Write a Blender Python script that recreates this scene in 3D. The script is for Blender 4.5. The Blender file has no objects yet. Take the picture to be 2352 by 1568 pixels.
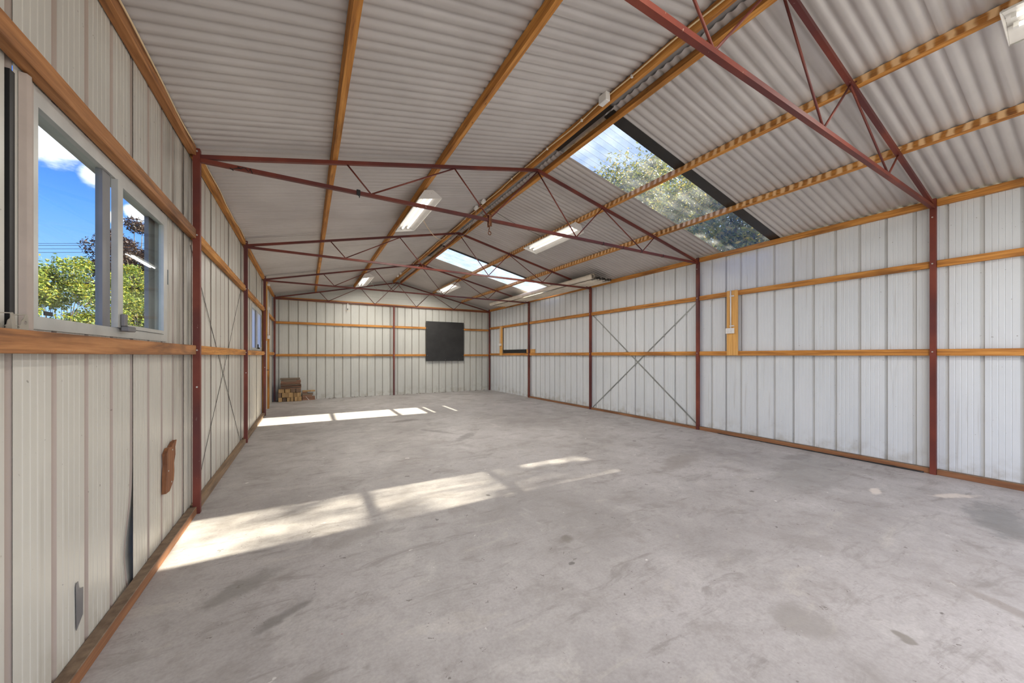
import bpy, math, random
from mathutils import Vector, geometry, noise
random.seed(7)
S = bpy.context.scene
COL = S.collection
R = math.radians

# ------------------------------------------------------------------ camera
cam_data = bpy.data.cameras.new('camera')
cam = bpy.data.objects.new('camera', cam_data); COL.objects.link(cam)
cam.location = (0, 0, 1.4)
cam.rotation_euler = (R(90), 0, -R(29.697))
cam_data.sensor_width = 36.0
cam_data.lens = 36.0 * 827.28 / 2352
cam_data.shift_y = 31.6 / 2352
cam_data.clip_start = 0.02; cam_data.clip_end = 400
S.camera = cam

# ------------------------------------------------------------------ view
S.view_settings.view_transform = 'Standard'
S.view_settings.look = 'None'
S.view_settings.gamma = 1.0
S.view_settings.use_curve_mapping = False
S.view_settings.exposure = 0.85
S.cycles.max_bounces = 7
S.cycles.diffuse_bounces = 4
S.cycles.glossy_bounces = 2
S.cycles.transparent_max_bounces = 12
S.cycles.adaptive_threshold = 0.08
S.cycles.sample_clamp_indirect = 6.0

# ------------------------------------------------------------------ sun
SUN_TRAVEL = Vector((-3.12, 0.18, -3.25))
sd = bpy.data.lights.new('sun', 'SUN'); sd.energy = 16.5; sd.angle = R(0.7); sd.color = (1.0, 0.90, 0.74)
so = bpy.data.objects.new('sun', sd); COL.objects.link(so)
so.rotation_euler = SUN_TRAVEL.to_track_quat('-Z', 'Y').to_euler(); so.location = (20, 3, 22)

# added fill light standing in the unseen open end of the shed behind the camera
ad = bpy.data.lights.new('doorway_daylight', 'AREA'); ad.shape = 'RECTANGLE'; ad.size = 6.2; ad.size_y = 2.3
ad.energy = 66; ad.color = (0.98, 0.97, 1.0)
ao = bpy.data.objects.new('doorway_daylight', ad); COL.objects.link(ao)
ao.location = (2.8, -1.95, 1.45)
ao.rotation_euler = Vector((0, 1, -0.55)).to_track_quat('-Z', 'Z').to_euler()

# ------------------------------------------------------------------ node helpers
def newmat(name):
    m = bpy.data.materials.new(name); m.use_nodes = True
    nt = m.node_tree; nt.nodes.clear()
    return m, nt
class N:
    def __init__(s, nt): s.nt = nt
    def node(s, t, **k):
        n = s.nt.nodes.new(t)
        for a, v in k.items(): setattr(n, a, v)
        return n
    def link(s, a, b): s.nt.links.new(a, b)
    def put(s, sock, v):
        if v is None: return
        if isinstance(v, bpy.types.NodeSocket): s.link(v, sock)
        else: sock.default_value = v
    def math(s, op, a, b=None, c=None, clamp=False):
        n = s.node('ShaderNodeMath', operation=op); n.use_clamp = clamp
        s.put(n.inputs[0], a)
        if b is not None: s.put(n.inputs[1], b)
        if c is not None: s.put(n.inputs[2], c)
        return n.outputs[0]
    def mix(s, f, a, b, mode='MIX'):
        n = s.node('ShaderNodeMix', data_type='RGBA', blend_type=mode)
        s.put(n.inputs[0], f); s.put(n.inputs[6], a); s.put(n.inputs[7], b)
        return n.outputs[2]
    def noise(s, vec, scale, detail=4, rough=.55, dist=0.0):
        n = s.node('ShaderNodeTexNoise'); s.put(n.inputs['Vector'], vec)
        n.inputs['Scale'].default_value = scale; n.inputs['Detail'].default_value = detail
        n.inputs['Roughness'].default_value = rough; n.inputs['Distortion'].default_value = dist
        return n.outputs['Fac']
    def ramp(s, f, stops):
        n = s.node('ShaderNodeValToRGB'); s.put(n.inputs[0], f)
        e = n.color_ramp.elements
        while len(e) < len(stops): e.new(0.5)
        for i, (p, c) in enumerate(stops):
            e[i].position = p; e[i].color = (*c, 1) if len(c) == 3 else c
        return n.outputs[0]
    def rng(s, v, a, b, c=0., d=1., smooth=False):
        n = s.node('ShaderNodeMapRange'); n.interpolation_type = 'SMOOTHSTEP' if smooth else 'LINEAR'
        s.put(n.inputs[0], v); n.inputs[1].default_value = a; n.inputs[2].default_value = b
        n.inputs[3].default_value = c; n.inputs[4].default_value = d
        return n.outputs[0]
    def mapping(s, vec, scale=(1, 1, 1), loc=(0, 0, 0), rot=(0, 0, 0)):
        n = s.node('ShaderNodeMapping'); s.put(n.inputs[0], vec)
        n.inputs[1].default_value = loc; n.inputs[2].default_value = rot; n.inputs[3].default_value = scale
        return n.outputs[0]
    def coords(s, rnd=True):
        t = s.node('ShaderNodeTexCoord').outputs['Object']
        if not rnd: return t
        o = s.node('ShaderNodeObjectInfo').outputs['Random']
        v = s.node('ShaderNodeVectorMath', operation='ADD'); s.link(t, v.inputs[0])
        c = s.node('ShaderNodeCombineXYZ')
        for i, k in enumerate((37., 19., 53.)): s.link(s.math('MULTIPLY', o, k), c.inputs[i])
        s.link(c.outputs[0], v.inputs[1]); return v.outputs[0]
    def sep(s, vec):
        n = s.node('ShaderNodeSeparateXYZ'); s.link(vec, n.inputs[0]); return n.outputs
    def out(s, sh):
        o = s.node('ShaderNodeOutputMaterial'); s.link(sh, o.inputs[0])
    def bsdf(s, col, rough=.5, metal=0., bump=None, bstr=.3, bdist=.01, spec=.5):
        b = s.node('ShaderNodeBsdfPrincipled')
        s.put(b.inputs['Base Color'], col if isinstance(col, bpy.types.NodeSocket) else (*col, 1))
        s.put(b.inputs['Roughness'], rough); s.put(b.inputs['Metallic'], metal)
        b.inputs['Specular IOR Level'].default_value = spec
        if bump is not None:
            n = s.node('ShaderNodeBump'); n.inputs['Strength'].default_value = bstr; n.inputs['Distance'].default_value = bdist
            s.link(bump, n.inputs['Height']); s.link(n.outputs[0], b.inputs['Normal'])
        s.out(b.outputs[0]); return b

def plain(name, col, rough=.5, metal=0., var=.12, scale=6.):
    m, nt = newmat(name); n = N(nt); c = n.coords()
    f = n.noise(c, scale, 4)
    col2 = tuple(x * (1 - var * 2.2) for x in col); col3 = tuple(min(1, x * (1 + var)) for x in col)
    n.bsdf(n.ramp(f, [(.3, col2), (.7, col3)]), rough, metal, n.noise(c, scale * 12, 2), .12, .002)
    return m

def wood(name, axis, lo, mid, hi, rough=.7, blotch=.5, scallop=False):
    m, nt = newmat(name); n = N(nt); c = n.coords()
    sc = [34., 34., 34.]; sc['XYZ'.index(axis)] = 1.6
    g = n.noise(n.mapping(c, tuple(sc)), 1., 6, .62, .4)
    sc2 = [5., 5., 5.]; sc2['XYZ'.index(axis)] = 1.1
    b = n.noise(n.mapping(c, tuple(sc2)), 1., 4, .6)
    sc3 = [16., 16., 16.]; sc3['XYZ'.index(axis)] = 5.
    v = n.node('ShaderNodeTexVoronoi'); n.link(n.mapping(c, tuple(sc3)), v.inputs['Vector']); v.inputs['Scale'].default_value = 1.
    knot = n.rng(v.outputs['Distance'], .0, .16, 1, 0, True)
    kmask = n.math('GREATER_THAN', n.noise(c, 1.7, 1), .60)
    knot = n.math('MULTIPLY', knot, kmask)
    col = n.ramp(g, [(.28, lo), (.5, mid), (.72, hi)])
    col = n.mix(n.math('MULTIPLY', n.rng(b, .50, .70, 0, 1, True), blotch), col, (*[x * .38 for x in lo], 1))
    col = n.mix(n.math('MULTIPLY', knot, .8), col, (.035, .014, .006, 1))
    if scallop:  # scallops of light reflected off the corrugated roof, painted on the side faces
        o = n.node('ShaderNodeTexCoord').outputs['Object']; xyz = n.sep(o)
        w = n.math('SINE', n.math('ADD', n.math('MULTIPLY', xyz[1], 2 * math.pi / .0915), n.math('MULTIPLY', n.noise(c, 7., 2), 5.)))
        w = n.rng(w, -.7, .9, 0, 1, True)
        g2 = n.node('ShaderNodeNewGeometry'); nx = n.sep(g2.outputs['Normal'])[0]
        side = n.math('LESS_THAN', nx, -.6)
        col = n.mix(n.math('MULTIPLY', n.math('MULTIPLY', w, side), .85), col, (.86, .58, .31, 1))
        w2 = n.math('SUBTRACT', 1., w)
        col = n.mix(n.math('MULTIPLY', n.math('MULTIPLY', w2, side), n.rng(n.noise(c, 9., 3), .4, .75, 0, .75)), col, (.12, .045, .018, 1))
    n.bsdf(col, rough, 0, g, .35, .003)
    return m

# timber colours (linear)
T_LO, T_MID, T_HI = (.22, .078, .016), (.50, .205, .036), (.72, .355, .085)
T2 = ((.14, .055, .020), (.35, .145, .045), (.52, .245, .090))
T3 = ((.115, .075, .045), (.20, .13, .078), (.30, .20, .115))
M = {}
for ax in 'XYZ':
    M['timber' + ax] = wood('hardwood_' + ax, ax, T_LO, T_MID, T_HI)
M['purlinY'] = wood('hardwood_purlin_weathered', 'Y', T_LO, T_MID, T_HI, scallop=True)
M['timber_oldY'] = wood('hardwood_old', 'Y', *T2, blotch=.6)
M['plateY'] = wood('hardwood_floor_plate', 'Y', (.15, .06, .025), (.26, .11, .045), (.36, .17, .075), blotch=.4)
M['dusty'] = wood('dusty_plate', 'Y', *T3, rough=.9, blotch=.5)
M['pineZ'] = wood('pale_pine_Z', 'Z', (.52, .25, .055), (.70, .37, .10), (.80, .47, .16), blotch=.12)
M['pineY'] = wood('pale_pine_Y', 'Y', (.46, .22, .055), (.62, .33, .10), (.72, .42, .16), blotch=.15)
M['endgrain'] = wood('end_grain', 'Z', (.24, .14, .055), (.42, .26, .11), (.56, .37, .17), blotch=.5)
M['endgrain_dark'] = wood('end_grain_dark', 'Z', (.10, .06, .035), (.17, .105, .06), (.24, .15, .09), blotch=.5)
M['redboard'] = wood('reddish_board', 'X', (.13, .065, .038), (.24, .125, .075), (.34, .19, .12), blotch=.3)
M['greyboard'] = wood('grey_board', 'X', (.11, .08, .055), (.19, .14, .095), (.26, .20, .14), blotch=.3)
M['bark'] = wood('bark_slab', 'Z', (.08, .028, .012), (.19, .07, .026), (.33, .14, .05), blotch=.4)

def dusty_top(m, amt=.9):
    nt = m.node_tree; n = N(nt); b = next(x for x in nt.nodes if x.type == 'BSDF_PRINCIPLED')
    src = b.inputs['Base Color'].links[0].from_socket; g = n.node('ShaderNodeNewGeometry'); z = n.sep(g.outputs['Normal'])[2]
    d = n.ramp(n.noise(n.coords(), 22., 5), [(.3, (.085, .058, .036)), (.7, (.20, .145, .095))])
    n.link(n.mix(n.math('MULTIPLY', n.math('GREATER_THAN', z, .7), amt), src, d), b.inputs['Base Color'])
dusty_top(M['plateY'])
def painted_steel():
    m, nt = newmat('red_oxide_paint'); n = N(nt); c = n.coords()
    f = n.noise(c, 3., 4); g = n.noise(n.mapping(c, (1, 1, .35)), 40., 3)
    col = n.ramp(f, [(.3, (.105, .018, .010)), (.55, (.165, .030, .016)), (.8, (.22, .050, .026))])
    col = n.mix(n.math('GREATER_THAN', g, .735), col, (.50, .38, .30, 1))
    col = n.mix(n.rng(n.noise(c, 1.3, 2), .42, .62, 0, .8, True), col, (.085, .018, .018, 1))
    n.bsdf(col, .5, 0, g, .1, .002); return m
M['steel'] = painted_steel()

def sheet_paint(name, lo, hi, rough, stain=None):
    m, nt = newmat(name); n = N(nt); c = n.coords(False)
    f = n.noise(n.mapping(c, (1, 1, .45)), 1.3, 5, .6)
    col = n.ramp(f, [(.3, lo), (.7, hi)])
    st = n.noise(n.mapping(c, (26, 26, .8)), 1., 3)
    col = n.mix(n.rng(st, .60, .78, 0, .30, True), col, (.27, .23, .17, 1))
    sp = n.noise(c, 34., 2, .5)
    col = n.mix(n.rng(sp, .735, .77, 0, .6), col, (.12, .09, .06, 1))
    if stain:
        xyz = n.sep(c); m1 = n.math('MULTIPLY', n.rng(xyz[1], stain[0], stain[0] + .5, 0, 1, True), n.rng(xyz[1], stain[1], stain[1] + .5, 1, 0, True))
        m1 = n.math('MULTIPLY', m1, n.rng(xyz[2], .75, 1.6, .15, 1, True))
        m1 = n.math('MULTIPLY', m1, n.rng(n.noise(n.mapping(c, (9, 9, .9)), 1., 5, .65), .40, .66, .1, .75))
        col = n.mix(m1, col, (.10, .085, .06, 1))
    # grime rising from the slab
    z = n.sep(c)[2]
    gm = n.math('MULTIPLY', n.rng(z, .02, .38, 1, 0, True), n.rng(n.noise(c, 6., 4), .45, .7, 0, .55))
    col = n.mix(gm, col, (.30, .26, .19, 1))
    n.bsdf(col, n.rng(f, .3, .7, rough - .06, rough + .08), 0, n.noise(c, 3., 3), .06, .02)
    return m
M['wall_left'] = sheet_paint('wall_sheet_left', (.50, .475, .415), (.60, .575, .505), .34, (3.35, 4.2))
M['wall_right'] = sheet_paint('wall_sheet_right', (.60, .63, .65), (.68, .705, .72), .42)
M['wall_back'] = sheet_paint('wall_sheet_back', (.50, .50, .46), (.58, .58, .53), .42)
M['wall_left_rib'] = sheet_paint('grimy_rib_left', (.39, .315, .265), (.48, .40, .34), .5, (3.35, 4.2))  # shade of the recesses painted into the rib colour, browner than the pans
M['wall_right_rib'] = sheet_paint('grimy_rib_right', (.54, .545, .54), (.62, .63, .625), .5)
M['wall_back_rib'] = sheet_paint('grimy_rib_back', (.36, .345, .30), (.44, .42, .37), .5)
M['gable'] = sheet_paint('gable_sheet', (.48, .48, .44), (.55, .55, .50), .45)

def roof_mat():
    m, nt = newmat('zinc_roof_sheet'); n = N(nt); c = n.coords(False)
    f = n.noise(c, .9, 5, .6); g = n.noise(n.mapping(c, (.5, 22, .5)), 1., 3)
    col = n.ramp(f, [(.3, (.45, .422, .405)), (.7, (.58, .55, .53))])
    col = n.mix(n.rng(g, .55, .75, 0, .25), col, (.30, .25, .21, 1))
    n.bsdf(col, .42, .2, n.noise(c, 50., 2), .05, .001); return m
M['roof'] = roof_mat()
M['flashing'] = plain('dark_flashing', (.028, .026, .024), .35, .3)  # dark strips beside the clear roof sheets and at the ridge
M['cap'] = plain('ridge_cap', (.34, .33, .33), .4, .4)

def concrete():
    m, nt = newmat('concrete_floor'); n = N(nt); c = n.coords(False)
    a = n.noise(c, .55, 6, .62, .3); b = n.noise(c, 2.6, 6, .65, .5); g = n.noise(c, 60., 3, .6)
    s = n.noise(n.mapping(c, (1.2, 3.4, 1), rot=(0, 0, .5)), 1.6, 6, .7, .8)
    col = n.ramp(a, [(.30, (.265, .245, .236)), (.5, (.38, .357, .347)), (.70, (.46, .433, .426))])
    col = n.mix(n.rng(b, .50, .70, 0, .50, True), col, (.235, .21, .19, 1))
    col = n.mix(n.rng(b, .46, .30, 0, .30, True), col, (.56, .535, .51, 1))
    col = n.mix(n.rng(s, .54, .68, 0, .60, True), col, (.20, .18, .165, 1))
    s3 = n.noise(n.mapping(c, (.55, 2.6, 1)), 2.2, 6, .75, .6)
    col = n.mix(n.rng(s3, .55, .68, 0, .45, True), col, (.21, .19, .17, 1))
    fi = n.noise(c, 14., 5, .7)
    col = n.mix(n.rng(fi, .50, .66, 0, .30), col, (.22, .20, .185, 1))
    col = n.mix(n.rng(s, .42, .33, 0, .25, True), col, (.52, .48, .42, 1))
    col = n.mix(n.rng(g, .35, .7, 0, .30), col, (.20, .185, .17, 1))
    # dark oil drops and pale paint drops
    for sc, th, cc, lim in ((2.7, .070, (.10, .09, .08, 1), .53), (2.3, .060, (.66, .64, .61, 1), .57), (6.5, .10, (.14, .125, .11, 1), .55), (5.2, .085, (.58, .56, .53, 1), .58), (11., .11, (.12, .105, .09, 1), .56), (1.3, .055, (.20, .18, .155, 1), .50), (3.7, .03, (.25, .04, .03, 1), .62)):
        v = n.node('ShaderNodeTexVoronoi'); v.inputs['Scale'].default_value = sc
        w = n.node('ShaderNodeVectorMath', operation='ADD'); n.link(c, w.inputs[0])
        nn = n.node('ShaderNodeTexNoise'); n.link(c, nn.inputs[0]); nn.inputs['Scale'].default_value = sc * 6
        ss = n.node('ShaderNodeVectorMath', operation='SCALE'); n.link(nn.outputs['Color'], ss.inputs[0]); ss.inputs['Scale'].default_value = .10
        n.link(ss.outputs[0], w.inputs[1]); n.link(w.outputs[0], v.inputs['Vector'])
        k = n.math('MULTIPLY', n.rng(v.outputs['Distance'], th * .6, th, .8, 0, True), n.math('GREATER_THAN', n.noise(c, sc * .37, 1), lim - .06))
        col = n.mix(k, col, cc)
    # individual marks seen on the slab: (x, y, rx, ry, rotation, colour, strength)
    xyz = n.sep(c)
    marks = [(1.715, 2.178, .075, .05, .3, (.17, .15, .13, 1), .8), (-.129, 2.28, .16, .045, .5, (.16, .15, .14, 1), .75),
             (-.331, 2.707, .24, .10, .7, (.18, .17, .155, 1), .65), (5.84, 2.36, .30, .11, -.1, (.19, .17, .16, 1), .7),
             (2.285, .903, .17, .13, .3, (.24, .22, .20, 1), .6), (5.083, 1.369, .15, .045, .2, (.66, .59, .52, 1), .75),
             (5.605, .939, .26, .06, -.5, (.64, .57, .50, 1), .7), (5.119, .60, .55, .20, .2, (.15, .15, .145, 1), .65),
             (2.063, 6.469, .42, .09, -1.0, (.19, .175, .165, 1), .75), (2.40, 5.80, .48, .10, .75, (.19, .175, .165, 1), .75),
             (1.826, 7.824, .34, .14, .2, (.17, .15, .14, 1), .8), (4.258, 3.027, .55, .17, .3, (.22, .195, .175, 1), .6),
             (3.379, .394, .22, .05, 1.2, (.22, .19, .165, 1), .6), (5.3, 2.0, 1.1, .35, .15, (.25, .24, .225, 1), .5),
             (.374, 3.044, .30, .10, .5, (.22, .20, .18, 1), .5), (.30, 1.45, .16, .05, .8, (.14, .13, .12, 1), .7)]
    for (x, y, rx, ry, ro, cc, st) in marks:
        dx = n.math('SUBTRACT', xyz[0], x); dy = n.math('SUBTRACT', xyz[1], y)
        cs, sn = math.cos(ro), math.sin(ro)
        u = n.math('DIVIDE', n.math('ADD', n.math('MULTIPLY', dx, cs), n.math('MULTIPLY', dy, sn)), rx)
        v = n.math('DIVIDE', n.math('SUBTRACT', n.math('MULTIPLY', dy, cs), n.math('MULTIPLY', dx, sn)), ry)
        d = n.math('ADD', n.math('MULTIPLY', u, u), n.math('MULTIPLY', v, v))
        d = n.math('ADD', d, n.math('MULTIPLY', n.math('SUBTRACT', n.noise(c, 7., 4, .7), .5), 3.4))
        col = n.mix(n.rng(d, .15, 1.3, st, 0, True), col, cc)
    n.bsdf(col, n.rng(b, .3, .7, .40, .62), 0, n.math('ADD', n.math('MULTIPLY', b, 1.), n.math('MULTIPLY', g, .12)), .25, .01)
    return m
M['concrete'] = concrete()

def poly_sheet():
    m, nt = newmat('clear_corrugated_plastic'); n = N(nt)
    c = n.coords(False)
    lw = n.node('ShaderNodeLayerWeight'); lw.inputs[0].default_value = .35
    t = n.node('ShaderNodeBsdfTransparent')
    n.put(t.inputs[0], n.mix(n.rng(n.noise(c, 9., 4), .35, .7, 0, .45), (.86, .90, .90, 1), (.66, .66, .60, 1)))
    g = n.node('ShaderNodeBsdfPrincipled'); g.inputs['Base Color'].default_value = (.34, .34, .30, 1); g.inputs['Roughness'].default_value = .25
    mx = n.node('ShaderNodeMixShader'); 
    ge = n.node('ShaderNodeNewGeometry'); dp = n.node('ShaderNodeVectorMath', operation='DOT_PRODUCT'); n.link(ge.outputs['Normal'], dp.inputs[0]); n.link(ge.outputs['Incoming'], dp.inputs[1])
    n.link(n.rng(n.math('ABSOLUTE', dp.outputs['Value']), .12, .42, .72, .03), mx.inputs[0])
    tl = n.node('ShaderNodeBsdfTranslucent'); tl.inputs[0].default_value = (.70, .74, .72, 1)
    m2 = n.node('ShaderNodeMixShader'); n.link(n.rng(n.noise(c, 5., 5), .35, .7, .07, .15), m2.inputs[0]); n.link(t.outputs[0], m2.inputs[1]); n.link(tl.outputs[0], m2.inputs[2])
    n.link(m2.outputs[0], mx.inputs[1]); n.link(g.outputs[0], mx.inputs[2]); n.out(mx.outputs[0]); return m
M['poly'] = poly_sheet()

def glass():
    m, nt = newmat('window_glass'); n = N(nt)
    t = n.node('ShaderNodeBsdfTransparent'); t.inputs[0].default_value = (.95, .98, .97, 1)
    g = n.node('ShaderNodeBsdfGlossy'); g.inputs['Roughness'].default_value = .02
    f = n.node('ShaderNodeFresnel'); f.inputs[0].default_value = 1.35
    mx = n.node('ShaderNodeMixShader'); n.link(n.math('MULTIPLY', f.outputs[0], .10), mx.inputs[0])
    n.link(t.outputs[0], mx.inputs[1]); n.link(g.outputs[0], mx.inputs[2]); n.out(mx.outputs[0]); return m
M['glass'] = glass()
def frosted():
    m, nt = newmat('obscured_glass'); n = N(nt)
    b = n.node('ShaderNodeBsdfTranslucent'); b.inputs[0].default_value = (.95, .88, .80, 1)
    t = n.node('ShaderNodeBsdfTransparent'); t.inputs[0].default_value = (.8, .86, .95, 1)
    mx = n.node('ShaderNodeMixShader'); mx.inputs[0].default_value = .2
    n.link(b.outputs[0], mx.inputs[1]); n.link(t.outputs[0], mx.inputs[2]); n.out(mx.outputs[0]); return m
M['frosted'] = frosted()

def emit(name, col, st):
    m, nt = newmat(name); n = N(nt)
    e = n.node('ShaderNodeEmission'); e.inputs[0].default_value = (*col, 1); e.inputs[1].default_value = st
    n.out(e.outputs[0]); return m
M['tube'] = emit('lit_fluorescent_tube', (1.0, .94, .84), 1.7)
M['white_enamel'] = plain('white_enamel', (.72, .70, .67), .35, 0, .04)
M['white_plastic'] = plain('white_plastic', (.78, .77, .74), .35, 0, .03)
M['green_plastic'] = plain('green_plastic', (.10, .50, .08), .4, 0, .04)
M['alu'] = plain('aluminium_frame', (.50, .50, .47), .35, .3, .06)
M['alu_dark'] = plain('grey_frame', (.17, .165, .17), .4, .2, .06)
M['pinkish'] = plain('jamb_paint', (.40, .33, .28), .5, 0, .06)
M['galv'] = plain('galvanised', (.33, .35, .34), .4, .6, .10)
M['dark_metal'] = plain('dark_wire', (.035, .033, .032), .5, .4, .1)
M['bright_metal'] = plain('bright_zinc', (.48, .44, .37), .35, .6, .1)
M['black_board'] = plain('black_board', (.022, .021, .020), .62, 0, .2, 3.)
M['black'] = plain('black_rubber', (.012, .012, .012), .5, 0, .1)
M['cable'] = plain('cream_cable', (.78, .60, .36), .5, 0, .05)
M['cable_grey'] = plain('grey_cable', (.26, .24, .21), .5, 0, .05)
M['rust'] = plain('rusty_iron', (.22, .085, .035), .8, .2, .3, 30.)
M['cream_sheet'] = plain('cream_painted_sheet', (.80, .73, .62), .5, 0, .10, 4.)
M['grey_end'] = plain('dull_grey_steel', (.16, .145, .13), .5, .3, .2)
M['screw'] = plain('screw_head', (.6, .58, .54), .4, .6, .05)
M['dirt'] = plain('dirt', (.10, .085, .065), .95, 0, .2)

# ------------------------------------------------------------------ sky
W = bpy.data.worlds.new('sky'); S.world = W; W.use_nodes = True
wn = N(W.node_tree); W.node_tree.nodes.clear()
wd = wn.node('ShaderNodeTexCoord').outputs['Generated']
wz = wn.sep(wd)
sky = wn.ramp(wz[2], [(0., (.34, .52, .80)), (.15, (.24, .45, .82)), (.25, (.115, .31, .80)), (.34, (.045, .18, .70)), (.55, (.035, .15, .60)), (1., (.03, .13, .5))])
# pale haze towards the sun's side
haze = wn.rng(wz[0], .05, .8, 0, .72, True)
sky = wn.mix(haze, sky, (.46, .56, .64, 1))
cl = wn.noise(wn.mapping(wd, (1, 1, 2.2)), 9., 6, .62, .25)
cover = None
for (x, y, z, r) in ((-.352, .867, .354, .085), (-.375, .86, .345, .07), (-.314, .895, .314, .042), (-.300, .90, .318, .03), (-.273, .925, .263, .030), (-.259, .927, .273, .028), (-.30, .915, .245, .026), (.2, .8, .6, .3), (-.8, .3, .5, .25), (.9, -.2, .4, .3)):
    v = wn.node('ShaderNodeVectorMath', operation='DISTANCE'); wn.link(wd, v.inputs[0]); v.inputs[1].default_value = (x, y, z)
    k = wn.rng(v.outputs['Value'], r, 0, 0, 1, True)
    cover = k if cover is None else wn.math('MAXIMUM', cover, k)
cm = wn.rng(wn.math('ADD', cover, wn.math('MULTIPLY', wn.math('SUBTRACT', cl, .5), 1.7)), .28, .72, 0, 1, True)
cm = wn.math('MULTIPLY', cm, wn.rng(cover, 0, .15, 0, 1))
sky = wn.mix(cm, sky, (.86, .90, .98, 1))
bg = wn.node('ShaderNodeBackground'); wn.link(sky, bg.inputs[0]); bg.inputs[1].default_value = 1.0
wo = wn.node('ShaderNodeOutputWorld'); wn.link(bg.outputs[0], wo.inputs[0])

# ------------------------------------------------------------------ mesh helpers
class MB:
    def __init__(s): s.v = []; s.f = []
    def add(s, vs, fs):
        k = len(s.v); s.v += [Vector(p) for p in vs]; s.f += [tuple(i + k for i in f) for f in fs]; return s
    def box(s, x0, x1, y0, y1, z0, z1):
        return s.add([(x0, y0, z0), (x1, y0, z0), (x1, y1, z0), (x0, y1, z0), (x0, y0, z1), (x1, y0, z1), (x1, y1, z1), (x0, y1, z1)],
                     [(0, 3, 2, 1), (4, 5, 6, 7), (0, 1, 5, 4), (1, 2, 6, 5), (2, 3, 7, 6), (3, 0, 4, 7)])
    def bar(s, p, q, w, h, up=(0, 0, 1)):
        p, q = Vector(p), Vector(q); d = (q - p).normalized(); u = Vector(up)
        a = d.cross(u).normalized() * (w / 2); b = a.cross(d).normalized() * (h / 2)
        return s.add([p - a - b, p + a - b, p + a + b, p - a + b, q - a - b, q + a - b, q + a + b, q - a + b],
                     [(0, 1, 2, 3), (4, 7, 6, 5), (0, 4, 5, 1), (1, 5, 6, 2), (2, 6, 7, 3), (3, 7, 4, 0)])
    def tube(s, pts, r, n=8, closed=False, cap=True):
        pts = [Vector(p) for p in pts]; m = len(pts); vs = []; fs = []
        for i, p in enumerate(pts):
            a = pts[(i - 1) % m] if (closed or i > 0) else p; b = pts[(i + 1) % m] if (closed or i < m - 1) else p
            d = (b - a).normalized(); ref = Vector((0, 0, 1)) if abs(d.z) < .9 else Vector((1, 0, 0))
            u = d.cross(ref).normalized(); w = u.cross(d).normalized(); rr = r[i] if isinstance(r, (list, tuple)) else r
            vs += [p + (u * math.cos(2 * math.pi * k / n) + w * math.sin(2 * math.pi * k / n)) * rr for k in range(n)]
        for i in range(m if closed else m - 1):
            j = (i + 1) % m
            fs += [(i * n + k, i * n + (k + 1) % n, j * n + (k + 1) % n, j * n + k) for k in range(n)]
        if cap and not closed: fs += [tuple(range(n))[::-1], tuple((m - 1) * n + k for k in range(n))]
        return s.add(vs, fs)
    def poly(s, loops, ext):
        """prism from flat loops (outer then holes) pushed along ext"""
        ext = Vector(ext); loops = [[Vector(p) for p in l] for l in loops]; flat = [p for l in loops for p in l]
        tris = geometry.tessellate_polygon(loops); n = len(flat)
        fs = [tuple(t) for t in tris] + [tuple(i + n for i in t[::-1]) for t in tris]; k = 0
        for l in loops:
            m = len(l); fs += [(k + i, k + (i + 1) % m, k + (i + 1) % m + n, k + i + n) for i in range(m)]; k += m
        return s.add(flat + [p + ext for p in flat], fs)
    def build(s, name, mat, parent=None, loc=None, bevel=0, smooth=False, local=False):
        me = bpy.data.meshes.new(name)
        if parent is not None: off = Vector(parent.location); loc = None
        elif loc is not None: off = Vector(loc)
        elif local: off = Vector((0, 0, 0))
        else:
            lo = [min(p[i] for p in s.v) for i in range(3)]; hi = [max(p[i] for p in s.v) for i in range(3)]
            off = Vector(((lo[0] + hi[0]) / 2, (lo[1] + hi[1]) / 2, lo[2]))
        if local and parent is not None: off = Vector((0, 0, 0))
        me.from_pydata([p - off for p in s.v], [], s.f); me.update()
        o = bpy.data.objects.new(name, me); COL.objects.link(o)
        if parent is not None: o.parent = parent
        elif not local: o.location = off
        me.materials.append(mat)
        if smooth: me.polygons.foreach_set('use_smooth', [True] * len(me.polygons))
        if bevel:
            b = o.modifiers.new('bevel', 'BEVEL'); b.width = bevel; b.segments = 1; b.limit_method = 'ANGLE'
        return o
def tag(o, label, cat, group=None):
    o['label'] = label; o['category'] = cat
    if group: o['group'] = group
    return o
def thing(name, label, cat, loc, group=None):
    o = bpy.data.objects.new(name, None); COL.objects.link(o); o.location = loc; o.empty_display_size = .1
    bpy.context.view_layer.update()
    return tag(o, label, cat, group)
def struct(o): o['kind'] = 'structure'; return o

# ------------------------------------------------------------------ dimensions
TAN = .222; Z0 = 3.255; XL, XR = -.82, 6.386; XC = 2.783
FY = [1.216, 4.153, 7.114, 10.095, 13.066]
YF, YB = -1.82, 13.16
WL, WR = -.90, 6.466
def roofz(x): return Z0 + TAN * ((x - XL) if x < XC else (XR - x))

# ------------------------------------------------------------------ floor, ground
b = MB(); b.box(-.98, 6.55, YF - .1, YB + .08, -.12, 0); struct(b.build('floor', M['concrete'], loc=(0, 0, 0)))
gm, gnt = newmat('gravel_ground'); gn = N(gnt); gc = gn.coords(False)
gn.bsdf(gn.ramp(gn.noise(gc, 1.2, 6), [(.3, (.085, .080, .060)), (.7, (.15, .145, .11))]), .9, 0, gn.noise(gc, 20, 3), .5, .05)
b = MB(); b.add([(-90, -60, -.13), (90, -60, -.13), (90, 120, -.13), (-90, 120, -.13)], [(0, 1, 2, 3)])
g = struct(b.build('ground', gm))

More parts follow.
